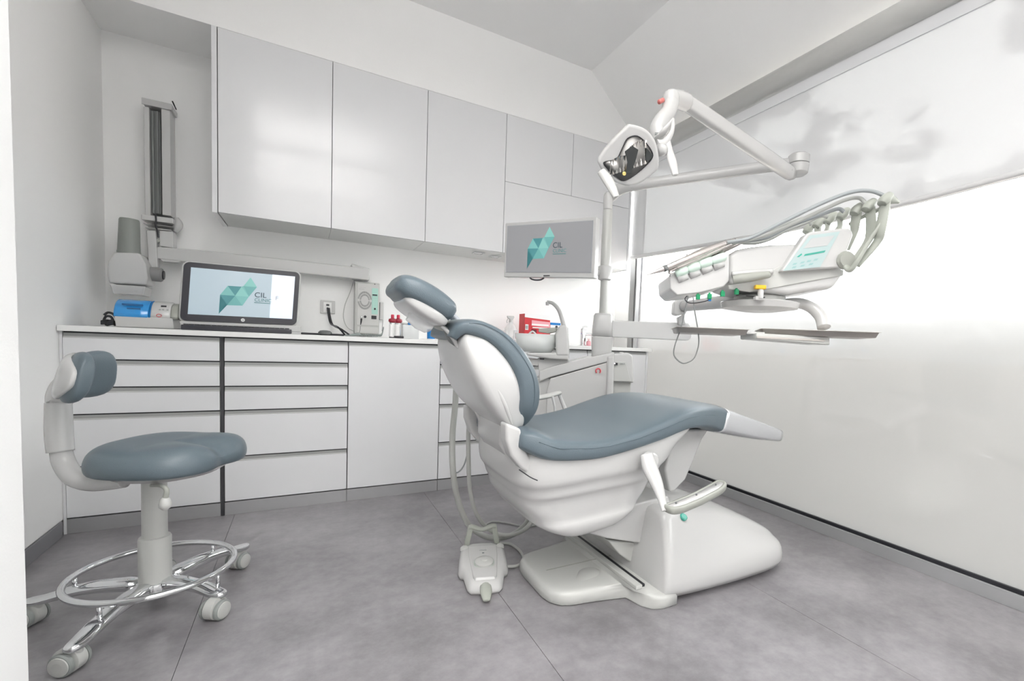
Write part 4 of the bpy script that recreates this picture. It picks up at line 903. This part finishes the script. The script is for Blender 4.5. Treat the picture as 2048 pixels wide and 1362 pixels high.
# monitor on the column
mo = thing('patient_monitor', 'white framed flat monitor with teal logo, hung on the dental unit column', 'monitor', PD(1102, 560, 2.40))
MQ = [PD(1007, 447, 2.50), PD(1191, 434, 2.26), PD(1191, 556, 2.26), PD(1011, 554, 2.50)]
for a, b in ((0, 3), (1, 2)):
    m_ = (MQ[a]+MQ[b])/2; MQ[a] = V((m_.x, m_.y, MQ[a].z)); MQ[b] = V((m_.x, m_.y, MQ[b].z))
def nrm2(q):
    n_ = (q[1]-q[0]).cross(q[3]-q[0]).normalized(); return n_ if n_.dot(CF) < 0 else -n_
nm = nrm2(MQ)
def qp(q, s_, t_, off=0):
    a = q[0]+(q[1]-q[0])*s_; b = q[3]+(q[2]-q[3])*s_; return a+(b-a)*t_+nm*off
_old = quadp
def quadp(a, b, c, d, s_, t_, off=0): return qp((a, b, c, d), s_, t_, off)
prism('case', [qp(MQ, 0, 0), qp(MQ, 1, 0), qp(MQ, 1, 1), qp(MQ, 0, 1)], -nm*.04, PLAS, mo, bev=.005, seg=3)
M2 = [qp(MQ, s_, t_, .0012) for s_, t_ in ((.032, .062), (.962, .062), (.962, .905), (.055, .905))]
M2[3] = qp(MQ, .032, .905, .0012)
prism('screen_edge', [p+(p-sum(M2, V((0, 0, 0)))/4)*.012-nm*.0008 for p in M2], nm*.0012, mat('bezel_grey', (.35, .36, .40), .3), mo)
ms_ = prism('screen', M2, nm*.001, mat('monitor_screen_glow', (.16, .16, .17), .25, emit=((.21, .21, .215), .55)), mo)
logo(M2, .0022, ms_, .0, .03, 1.0, .95)
obox('brand_bar', qp(MQ, .50, .965, .001), (MQ[1]-MQ[0]).normalized()*.018, nm*.0015, V((0, 0, .0022)), BLACK, mo)
tube('handle_arc', [qp(MQ, .30, 1.0, -.01), qp(MQ, .33, 1.03, -.005), qp(MQ, .38, 1.045, -.0), qp(MQ, .43, 1.035, -.005), qp(MQ, .46, 1.0, -.01)], .004, BEZEL, mo)
tube('mount_arm', [qp(MQ, .6, .75, -.05), up_(zc(548))+hz*-.03, up_(zc(548))], .018, PLAS, mo)
obox('mount_plate', qp(MQ, .6, .7, -.05), (MQ[1]-MQ[0]).normalized()*.06, nm*.010, V((0, 0, .05)), PLAS, mo, bev=.003)

# operating lamp with its two arms
lm = thing('operating_lamp', 'white articulated dental lamp with reflector head and side grips above the chair', 'lamp', up_(zc(425)))
J1 = PD(1597, 330, 2.27)
tube('lower_arm', [up_(zc(424)), up_(zc(400)), PD(1222, 393, DU+.06), PD(1245, 376, DU), PD(1300, 366, DU-.08), PD(1450, 345, 2.42), PD(1590, 326, 2.28)], [rc(18), rc(19), rc(21), rc(22), .027, .028, .027], PLAS, lm, n=8, seg=18)
lathe('elbow', J1-V((0, 0, .05)), [(.030, 0), (.045, .012), (.048, .05), (.040, .052)], PLAS, lm)
lathe('elbow_cap', J1-V((0, 0, .05)), [(.042, .053), (.048, .055), (.048, .092), (.040, .098)], PLAS, lm)
A2 = PD(1578, 345, 2.24); B2 = PD(1365, 200, 1.78)
adir = (B2-A2).normalized(); asd = adir.cross(CF).normalized(); 
def arm_ring(p, w_, h_): 
    r_ = []; bk = adir.cross(asd).normalized()
    for q in range(20):
        a = 2*PI*q/20; c_, s_ = math.cos(a), math.sin(a); r_.append(p+asd*math.copysign(abs(c_)**.6, c_)*h_+bk*math.copysign(abs(s_)**.6, s_)*w_)
    return r_
loft('upper_arm', [arm_ring(A2+adir*-.03, .022, .026), arm_ring(A2, .024, .031), arm_ring(A2.lerp(B2, .3), .024, .032), arm_ring(A2.lerp(B2, .8), .023, .029), arm_ring(B2, .022, .026), arm_ring(B2+adir*.02, .02, .026)], PLAS, lm, sub=0)
lathe('arm_screw', A2+asd*-.0-CF*.026, [(.004, 0), (.003, .003)], DGREY, lm, axis=-CF, seg=10)
TC = PD(1342, 196, 1.72)
tube('shoulder', [B2+adir*-.02, PD(1358, 200, 1.76), PD(1340, 196, 1.72)], [.032, .032, .030], PLAS, lm)
lathe('shoulder_cap', V((TC.x, TC.y, TC.z-.016)), [(.020, -.01), (.030, 0), (.031, .018), (.026, .032), (.012, .036)], PLAS, lm)
tube('brake_knob', [PD(1326, 200, 1.70), PD(1318, 204, 1.69)], .008, mat('coral_knob', (.75, .22, .20), .4), lm)
NK = [PD(1342, 205, 1.72), PD(1336, 225, 1.71), PD(1322, 244, 1.70), PD(1316, 262, 1.70), PD(1320, 280, 1.68)]
tube('neck', NK, [.030, .028, .030, .031, .024], PLAS, lm, n=8, seg=18)
tube('yoke', [PD(1316, 275, 1.68), PD(1330, 262, 1.66), PD(1346, 240, 1.65)], [.012, .016, .008], PLAS, lm, flat=.6)
obox('neck_slot', PD(1319, 268, 1.665), hz*.016, hd_*.003, V((0, 0, .004)), DGREY, lm)
# head: opening plane faces the patient: towards camera, slightly down
HCn = PD(1258, 318, 1.60)
hx = (PD(1322, 290, 1.60)-PD(1200, 330, 1.60)).normalized()     # long axis of the head
hn = (-CF*.80-V((0, 0, 1))*.60+hx*-.06); hn = (hn-hx*hn.dot(hx)).normalized(); hy = hn.cross(hx).normalized()
if hy.z < 0: hy = -hy
ho = [(-.100, .030), (-.060, .062), (.010, .098), (.030, .100), (.075, .070), (.100, .020), (.098, -.050), (.070, -.072), (.020, -.088), (-.030, -.080), (-.085, -.035), (-.104, .010)]
def hp_(x, y, z): return HCn+hx*x+hy*y+hn*z
def hr(k, z, src=ho, cc=(0, 0)): return [hp_(cc[0]+(x-cc[0])*k, cc[1]+(y-cc[1])*k, z) for x, y in src]
def dens(l, n=4): return [(p.x, p.y) for p in catmull([V((x, y, 0)) for x, y in l], n, True)]
hd2 = dens(ho, 4)
loft('lamp_head', [hr(.35, -.085, hd2), hr(.62, -.078, hd2), hr(.86, -.055, hd2), hr(.98, -.02, hd2), hr(1.0, .0, hd2), hr(.97, .006, hd2), hr(.9, .006, hd2)], PLAS, lm, sub=0)
op = [(-.088, .018), (-.045, .016), (-.020, .040), (.005, .066), (.040, .064), (.068, .030), (.082, -.012), (.050, -.038), (.0, -.058), (-.035, -.062), (-.060, -.040), (-.082, -.006)]
op2 = dens(op, 4)
loft('opening_rim', [hr(1.0, .0068, op2), hr(1.0, .0085, op2), hr(.965, .0085, op2), hr(.965, .0068, op2)], BLACK, lm, sub=0, cap=False)
loft('reflector_bowl', [hr(.97, .0075, op2), hr(.85, -.001, op2), hr(.55, -.006, op2)], mat('reflector_dark', (.42, .41, .40), .3, metal=.7), lm, sub=0, cap=True)
random.seed(7)
rf = mat('reflector_mirror', (.62, .60, .58), .12, metal=1, bump=.5, bscale=40)
# two curved mirror halves with fluted facets
for (xa, xb, ya, yb2, tilt) in ((-.072, -.016, -.030, .022, .25), (.000, .062, -.030, .050, -.2)):
    vs = []; fs = []; nx, ny = 9, 5
    for i in range(nx+1):
        for j in range(ny+1):
            f, g = i/nx, j/ny; z = .0082-.006*math.sin(PI*f)*math.sin(PI*g)+.0022*math.cos(i*PI)
            sk = .25*(g-.5)*.05
            vs.append(hp_(xa+(xb-xa)*f+sk, ya+(yb2-ya)*g*(1-.25*abs(f-.6)), z))
    for i in range(nx):
        for j in range(ny): a = i*(ny+1)+j; fs.append((a, a+1, a+ny+2, a+ny+1))
    o = link('reflector', meshof(vs, fs), rf, lm); so = o.modifiers.new('s', 'SOLIDIFY'); so.thickness = .001
gl = prism('bulb_shield', [hp_(x, y, .009) for x, y in ((-.012, .030), (.016, .040), (.034, .022), (.018, -.01), (-.006, -.044), (-.022, -.036), (-.010, -.005))], hn*.004, mat('shield_dark', (.05, .055, .055), .2), lm, bev=.001)
prism('bulb_shield', [hp_(x, y, .009) for x, y in ((.062, .020), (.080, -.010), (.060, -.028), (.052, -.016))], hn*.003, mat('shield_dark', (.05, .055, .055), .2), lm, bev=.001)
lathe('bulb', hp_(-.028, -.038, .007), [(.004, 0), (.007, .004), (.005, .009)], mat('bulb_amber', (.9, .7, .25), .2), lm, axis=hn, seg=12)
tube('side_grip', [PD(1202, 342, 1.56), PD(1214, 358, 1.55), PD(1224, 376, 1.54), PD(1233, 394, 1.53)], [.014, .017, .015, .010], PLASD, lm, flat=.45, up=-CF)
tube('side_grip', [PD(1334, 275, 1.64), PD(1338, 300, 1.63), PD(1345, 325, 1.62), PD(1351, 350, 1.61)], [.010, .013, .015, .011], PLAS, lm, flat=.45, up=-CF)
tube('grip_bar', [PD(1316, 292, 1.64), PD(1330, 285, 1.64), PD(1344, 262, 1.64), PD(1346, 238, 1.65)], [.022, .014, .008, .006], PLAS, lm)
tube('hinge_side', [PD(1318, 300, 1.62), PD(1330, 300, 1.63)], [.022, .018], PLAS, lm)

# ================================================================== DELIVERY UNIT over the chair
dl = thing('instrument_console', 'white swing-arm instrument console with touch panel and steel trays over the chair', 'dental console', PD(1510, 610, 1.75))
# beam from the column
p0 = PD(1214, 656, DU+.06); p1 = PD(1378, 661, 2.50)
bdir = (p1-p0); bdir.z = 0; bl_ = bdir.length; bdir.normalize(); bsd = V((-bdir.y, bdir.x, 0))
def beam(p, h): return [p+V((0, 0, h)), p-V((0, 0, h))]
a_t, a_b = PD(1224, 641, DU+.05), PD(1224, 674, DU+.05); b_t, b_b = PD(1376, 646, 2.50), PD(1376, 681, 2.50)
prism('beam', [a_t, b_t, PD(1383, 652, 2.50), PD(1384, 676, 2.50), b_b, a_b], hd_*.07, mat('beam_white', (.72, .72, .715), .3), dl, bev=.006)
# riser and spring arm under the console
prism('riser', DD([(1356, 634), (1368, 628), (1372, 650), (1358, 650)], 2.46), hd_*.05, PLAS, dl, bev=.006)
prism('arm_block', [PD(u, v, 2.42) for u, v in ((1348, 604), (1355, 596), (1376, 592), (1382, 600), (1372, 628), (1354, 631), (1346, 628))], hd_*.06, PLAS, dl, bev=.008, seg=3)
tube('spring_arm', [PD(1368, 612, 2.42), PD(1420, 606, 2.15), PD(1480, 600, 1.88), PD(1510, 598, 1.80)], [.028, .030, .030, .028], PLAS, dl)
pv = PD(1518, 606, 1.78)
lathe('pivot', V((pv.x, pv.y, 0)), [(.055, PD(1518, 621, 1.78).z), (.088, PD(1518, 618, 1.78).z), (.092, PD(1518, 595, 1.78).z), (.080, PD(1518, 590, 1.78).z)], PLASD, dl)
lathe('pivot_tray', V((pv.x, pv.y, 0)), [(.06, PD(1500, 623, 1.78).z), (.135, PD(1500, 617, 1.78).z), (.142, PD(1500, 606, 1.78).z), (.136, PD(1500, 604, 1.78).z)], PLAS, dl)
DF, DB = 1.66, 1.66
def front(l, d=DF): return [PD(u, v, d) for u, v in l]
prism('console_body', front([(1458, 508), (1475, 498), (1500, 493), (1545, 488), (1604, 487), (1640, 500), (1686, 520), (1690, 540), (1685, 552), (1667, 577), (1640, 580), (1578, 589), (1490, 580), (1456, 568)]), hd_*.26, PLAS, dl, bev=.018, seg=4)
prism('console_lip', front([(1560, 532), (1610, 527), (1688, 540), (1687, 551), (1600, 566), (1560, 574), (1500, 584), (1458, 578), (1456, 570), (1500, 566)], DF-.006), hd_*.01, PLASD, dl, bev=.003)
tb_ = prism('instrument_rest', front([(1338, 552), (1340, 578), (1354, 591), (1400, 586), (1448, 574), (1459, 562), (1459, 505), (1452, 503), (1400, 522), (1345, 545)], DF-.02), hd_*.24, PLAS, dl, bev=.014, seg=3)
for k, (u, v) in enumerate(((1352, 546), (1376, 538), (1400, 529), (1424, 521))):
    tube('silicone_pad', [PD(u, v+2, DF-.022), PD(u+20, v-6, DF-.02), PD(u+24, v-7, DF+.10)], .016, MINT, dl, n=4)
    tube('rest_scallop', [PD(u+3, v+13, DF-.021), PD(u+22, v+5, DF-.021)], .014, PLAS, dl)
tube('console_handle', [PD(1466, 560, DF-.035), PD(1490, 556, DF-.045), PD(1538, 549, DF-.035)], [.014, .016, .012], GREYP, dl, seg=14)
tube('handle_shade', [PD(1464, 549, DF-.012), PD(1505, 545, DF-.015), PD(1545, 543, DF-.012)], .010, PLAS, dl)
# touch panel
prism('panel_case', front([(1562, 543), (1568, 534), (1612, 468), (1622, 463), (1694, 455), (1704, 458), (1707, 470), (1690, 517), (1684, 535), (1640, 538)], DF-.035), hd_*.05, PLAS, dl, bev=.008, seg=3)
PQ = [PD(1619, 471, DF-.0365), PD(1680, 463, DF-.0365), PD(1640, 534, DF-.0365), PD(1566, 542, DF-.0365)]
def pq(s_, t_, o=0): 
    a = PQ[0]+(PQ[1]-PQ[0])*s_; b = PQ[3]+(PQ[2]-PQ[3])*s_; return a+(b-a)*t_-CF*o
pf = prism('touch_face', [pq(0, 0), pq(1, 0), pq(1, 1), pq(0, 1)], -CF*.001, mat('panel_aqua', (.42, .53, .53), .3), dl)
prism('panel_display', [pq(.14, .1, .001), pq(.88, .1, .001), pq(.84, .38, .001), pq(.12, .38, .001)], -CF*.001, mat('panel_display', (.50, .51, .51), .3), pf)
prism('teal_bar', [pq(.30, .56, .001), pq(.88, .52, .001), pq(.87, .58, .001), pq(.30, .62, .001)], -CF*.0008, TEALB, pf)
prism('teal_drop', [pq(.17, .52, .001), pq(.22, .57, .001), pq(.17, .63, .001), pq(.10, .62, .001)], -CF*.0008, TEALB, pf)
for s_, t_ in ((.15, .80), (.35, .78), (.52, .76), (.70, .74), (.2, .90), (.42, .88), (.64, .86)):
    prism('touch_key', [pq(s_, t_, .001), pq(s_+.10, t_-.005, .001), pq(s_+.09, t_+.05, .001), pq(s_-.01, t_+.055, .001)], -CF*.0006, mat('key_aqua', (.28, .46, .46), .3), pf)
# couplings under the edge
for u, v in ((1396, 594), (1419, 593), (1445, 588), (1473, 584)):
    g = obox('green_coupling', PD(u, v, DF-.01), hz*.007, hd_*.006, V((0, 0, .009)), GREEN, dl, bev=.0015)
    obox('coupling_tip', PD(u, v-6, DF-.01), hz*.003, hd_*.003, V((0, 0, .003)), GREEN, g)
obox('blue_coupling', PD(1419, 600, DF-.005), hz*.005, hd_*.005, V((0, 0, .004)), BLUE, dl)
yk = obox('yellow_knob', PD(1520, 574.5, DF-.03), hz*.019, hd_*.010, V((0, 0, .007)), YELL, dl, bev=.003)
lathe('valve', PD(1521, 590, DF-.028), [(.010, -.012), (.010, .012), (.007, .022)], PLAS, dl)
obox('valve_body', PD(1518, 597, DF-.02), hz*.016, hd_*.012, V((0, 0, .007)), PLAS, dl, bev=.002)
lathe('valve_screw', PD(1528, 595, DF-.040), [(.003, 0), (.003, .003)], BLACK, dl, axis=-CF, seg=8)
obox('dark_slot', PD(1502, 592.5, DF+.03), hz*.018, hd_*.003, V((0, 0, .0015)), BLACK, dl)
# steel trays and their carrier
tube('tray_arm', [PD(1560, 608, 1.76), PD(1595, 606, 1.76), PD(1622, 614, 1.74), PD(1642, 632, 1.72), PD(1648, 655, 1.70)], [.017, .019, .021, .024, .023], PLAS, dl, n=8)
prism('tray_carrier', front([(1512, 666), (1660, 674), (1660, 690), (1512, 678)], 1.58), hd_*.16, PLASD, dl, bev=.004)
prism('carrier_slot', front([(1514, 672), (1650, 680), (1650, 683), (1514, 676)], 1.577), hd_*.004, STEEL, dl)
zt1 = PD(1450, 662, 1.52).z; 
def tray(name, u0, u1, v0, v1, d0, d1):
    a = PD(u0, v0, d0); b = PD(u1, v1, d1); a.z = b.z = (a.z+b.z)/2
    ex_ = (b-a); ex_.z = 0; w_ = ex_.length; ex_.normalize(); ey_ = V((-ex_.y, ex_.x, 0))
    dpt = .20; z = a.z
    def R_(i, zz): return [a+ex_*i+ey_*i+V((0, 0, zz)), a+ex_*(w_-i)+ey_*i+V((0, 0, zz)), a+ex_*(w_-i)+ey_*(dpt-i)+V((0, 0, zz)), a+ex_*i+ey_*(dpt-i)+V((0, 0, zz))]
    loft(name, [R_(.010, 0), R_(.006, .001), R_(0, .017), R_(-.006, .018), R_(-.005, .0195), R_(.001, .0185), R_(.008, .003), R_(.012, .002)], STEEL, dl, sub=0)
tray('steel_tray', 1356, 1496, 668, 667, 1.62, 1.60)
tray('steel_tray', 1525, 1757, 664, 681, 1.60, 1.52)
prism('tray_link', front([(1494, 664), (1530, 664), (1530, 669), (1494, 668)], 1.60), hd_*.12, PLAS, dl, bev=.002)
tube('black_wire_loop', [PD(u, v, DF-.01) for u, v in ((1376, 592), (1370, 620), (1362, 655), (1350, 690), (1348, 710), (1360, 724), (1372, 726), (1388, 716), (1397, 690), (1396, 662), (1389, 620), (1386, 592))], .0022, DGREY, dl, seg=8)
tube('small_wire_loop', [PD(u, v, DF-.015) for u, v in ((1374, 592), (1370, 598), (1376, 605), (1390, 606), (1408, 603), (1417, 600))], .0020, BLACK, dl, seg=8)
# hose rack
RK = [(1620, 455, 1.86), (1640, 444, 1.80), (1662, 436, 1.74), (1688, 428, 1.69), (1716, 418, 1.64), (1740, 410, 1.60), (1772, 398, 1.55)]
RB = [(1606, 486, 1.86), (1622, 482, 1.80), (1640, 474, 1.74), (1664, 470, 1.70), (1694, 500, 1.68), (1700, 520, 1.64), (1706, 532, 1.60)]
for k, ((u, v, d), (ub, vb, db)) in enumerate(zip(RK, RB)):
    big = k >= 5
    mid = ((u+ub)/2+(14 if big else 3), (v+vb)/2+(6 if big else 0))
    ra = tube('rack_arm', [PD(u, v, d), PD(mid[0]+(8 if big else 2), mid[1]-12, d+.01), PD(mid[0], mid[1]+14 if big else mid[1]+6, (d+db)/2), PD(ub+(8 if big else 0), vb, db)], [.017, .018, .014, .010], SAGE, dl, flat=.5)
    tube('rack_head', [PD(u-9, v+10, d-.003), PD(u-2, v+1, d-.003), PD(u+8, v-8, d-.003)], [.017, .022, .016], SAGE, ra, flat=.75)
tube('rack_tip', [PD(1772, 398, 1.55), PD(1784, 400, 1.55), PD(1798, 405, 1.55)], [.018, .014, .004], SAGE, dl)
tube('rack_spine', [PD(1700, 448, 1.70), PD(1722, 436, 1.64), PD(1748, 424, 1.60), PD(1770, 412, 1.56)], .006, SAGE, dl)
tube('rack_spine', [PD(1690, 530, 1.62), PD(1700, 540, 1.60), PD(1716, 520, 1.58), PD(1740, 480, 1.57), PD(1760, 450, 1.56), PD(1776, 415, 1.55)], [.013, .012, .010, .009, .009, .010], SAGE, dl, flat=.7)
lathe('rack_boss', PD(1689, 522, 1.63), [(.030, 0), (.032, .012), (.026, .022)], GREYP, dl, axis=-CF)
# handpieces with their hoses: things of their own, resting on the console
ins = [('air_scaler', 'long slim silver handpiece with pointed tip, foremost on the console rest', (1291, 558), (1327, 545), (1452, 492), 1.62, 'point'),
       ('handpiece', 'silver dental handpiece second from the front on the mint rests', (1340, 550), (1352, 543), (1462, 494), 1.64, 'head'),
       ('handpiece', 'silver dental handpiece third from the front on the mint rests', (1364, 540), (1374, 534), (1474, 490), 1.66, 'head'),
       ('handpiece', 'short silver dental handpiece near the console body', (1388, 531), (1398, 526), (1480, 492), 1.68, 'head'),
       ('handpiece', 'silver dental handpiece rearmost on the rests behind the others', (1376, 519), (1386, 515), (1470, 487), 1.74, 'head')]
hp2 = [[(1500, 476), (1560, 447), (1640, 408), (1700, 385), (1740, 382), (1768, 392), (1773, 402)], [(1520, 474), (1575, 452), (1640, 422), (1690, 400), (1718, 396), (1732, 408)], [(1530, 476), (1580, 452), (1640, 430), (1675, 418), (1688, 424)],
       [(1510, 486), (1540, 478), (1570, 462), (1610, 446), (1640, 432), (1655, 434)], [(1500, 478), (1540, 460), (1590, 440), (1615, 438), (1622, 450)]]
hm = mat('handpiece_steel', (.62, .58, .56), .22, metal=.75)
for (nm_, lab, tip, nk, tail, d, kd), hs in zip(ins, hp2):
    T0, N0, E0 = PD(*tip, d-.02), PD(*nk, d-.02), PD(*tail, d+.02)
    t = thing(nm_, lab, 'dental instrument', N0, 'handpieces lying on the console rests')
    up_n = V((0, 0, .012))
    for p in (T0, N0, E0): p += up_n
    tube('barrel', [N0, N0.lerp(E0, .15), N0.lerp(E0, .6), E0], [.007, .0105, .0115, .008], hm, t, n=6)
    if kd == 'point':
        tube('nose', [N0, N0.lerp(T0, .3), N0.lerp(T0, .85), T0+V((0, 0, -.002))], [.009, .007, .002, .0008], hm, t); tube('band', [N0, N0.lerp(E0, .05)], .0108, DGREY, t, smooth_path=False)
    else:
        tube('nose', [N0, T0+(N0-T0)*.3, T0], [.007, .006, .006], hm, t); lathe('head', T0-V((0, 0, .008)), [(.007, 0), (.008, .012), (.006, .015)], hm, t, seg=14); lathe('burr', T0-V((0, 0, .018)), [(.0015, 0), (.0015, .012)], DGREY, t, seg=8)
    ks = {0: 6, 1: 5, 2: 4, 3: 3, 4: 1}[hp2.index(hs)]; de = RK[ks][2]
    n_ = len(hs); tube('hose', [E0]+[PD(u, v, d+.02+(de-d-.02)*(i+1)/n_) for i, (u, v) in enumerate(hs)], .0065, HOSE if ks % 2 else HOSED, t, n=8)

# ================================================================== things on the right part of the worktop
yk_ = 3.12
sb = thing('spray_bottle', 'translucent white spray bottle on the worktop behind the backrest', 'spray bottle', PT(1021, 668, ZT, yk_))
b = PT(1021, 668, ZT, yk_)
loft('bottle_body', [[b+V((math.cos(a)*r_*1.25, math.sin(a)*r_, h)) for a in [2*PI*q/24 for q in range(24)]] for r_, h in ((.034, .001), (.037, .006), (.037, .07), (.034, .10), (.020, .125), (.012, .135), (.012, .145))], CLEAR, sb, sub=0)
lathe('collar', b, [(.015, .142), (.015, .160), (.011, .164)], PLAS, sb)
prism('trigger_head', [b+V((x, -.010, z)) for x, z in ((-.030, .186), (-.026, .172), (-.010, .162), (.012, .162), (.022, .176), (.020, .188))], V((0, .02, 0)), PLAS, sb, bev=.003)
tube('trigger', [b+V((-.020, 0, .170)), b+V((-.030, 0, .150)), b+V((-.026, 0, .135))], .0035, PLAS, sb)
box('label', (b.x+.010, b.y-.041, ZT+.02), (b.x+.036, b.y-.038, ZT+.09), mat('label_pale', (.7, .7, .72), .4), sb); box('red_strip', (b.x+.020, b.y-.0425, ZT+.03), (b.x+.026, b.y-.0408, ZT+.07), mat('red_print', (.7, .1, .12), .5), sb)
gb = thing('glove_box', 'red and white cardboard box with printed sides behind the spittoon', 'box', PT(1073, 668, ZT, yk_+.02))
x0, x1 = PY(1049, 650, yk_).x, PY(1100, 650, yk_).x; zt = PY(1075, 629, yk_).z
box('carton', (x0, yk_, ZT+.0008), (x1, yk_+.10, zt), RED, gb, bev=.001)
zp = lambda v: PY(1075, v, yk_).z
prism('white_band', [V((x0, yk_-.0012, zp(636))), V((x1, yk_-.0012, zp(639))), V((x1, yk_-.0012, zt)), V((x0, yk_-.0012, zt))], V((0, .001, 0)), WHITE, gb)
prism('pink_fade', [V((x0+.055, yk_-.0015, zp(641))), V((x1, yk_-.0015, zp(643))), V((x1, yk_-.0015, zp(654))), V((x0+.055, yk_-.0015, zp(652)))], V((0, .001, 0)), PINK, gb)
box('print', (x0+.055, yk_-.003, zp(651)), (x1-.012, yk_-.0015, zp(648)), WHITE, gb)
box('print', (x0+.062, yk_-.003, zp(656.5)), (x1-.02, yk_-.0008, zp(654.5)), WHITE, gb)
box('label', (x0+.006, yk_-.002, zp(661)), (x0+.030, yk_-.001, zp(650)), WHITE, gb)
for k in range(6): box('bar', (x0+.009+k*.003, yk_-.0028, zp(659)), (x0+.0102+k*.003, yk_-.002, zp(652)), INK, gb)
box('dispenser_opening', (x0+.055, yk_-.003, zp(666)), (x0+.095, yk_-.0008, zp(659)), mat('dark_red_shade', (.12, .01, .02), .6), gb)
bb = thing('blue_box', 'small blue and white tissue box right of the red carton', 'box', PT(1111, 655, ZT, yk_))
x0b, x1b = PY(1101, 650, yk_+.01).x, PY(1121, 650, yk_+.01).x
box('carton', (x0b, yk_+.01, ZT+.0008), (x1b, yk_+.08, zp(644)), WHITE, bb, bev=.002); box('blue_top', (x0b-.001, yk_+.009, zp(648)), (x1b+.001, yk_+.081, zp(643)), BLUE, bb, bev=.001)
lathe('opening', V(((x0b+x1b)/2+.008, yk_+.009, zp(651.5))), [(.010, 0), (.010, .0015)], BLACK, bb, axis=(0, -1, 0))
fb = PT(1165, 690, ZT, 3.10)
fc = thing('chrome_tap', 'chrome mixer tap standing at the sink end of the worktop', 'tap', fb)
lathe('tap_body', fb, [(.028, .001), (.028, .006), (.020, .008), (.020, .125), (.018, .128)], CHROME, fc)
tube('tap_spout', [fb+V((.01, 0, .085)), fb+V((.045, -.02, .088)), fb+V((.075, -.04, .082))], [.010, .010, .009], CHROME, fc)
lathe('aerator', fb+V((.075, -.04, .084)), [(.010, -.010), (.010, .002)], BLACK, fc, seg=16)
tube('tap_lever', [fb+V((0, 0, .128)), fb+V((.002, .0, .142)), fb+V((.03, -.01, .146))], .005, CHROME, fc)
obox('sensor', fb+V((.008, -.0195, .045)), V((.004, 0, 0)), V((0, .001, 0)), V((0, 0, .012)), BLACK, fc)
pkb = PT(1177, 690, ZT, 3.05)
pk = thing('soap_dispenser', 'small pink plastic dispenser beside the chrome tap', 'dispenser', pkb)
lathe('body', pkb, [(.017, .001), (.018, .025), (.014, .036), (.006, .040)], PINK, pk); lathe('pump', pkb, [(.005, .040), (.005, .048), (.010, .049), (.010, .054)], mat('pale_pink', (.8, .55, .55), .4), pk, seg=14)
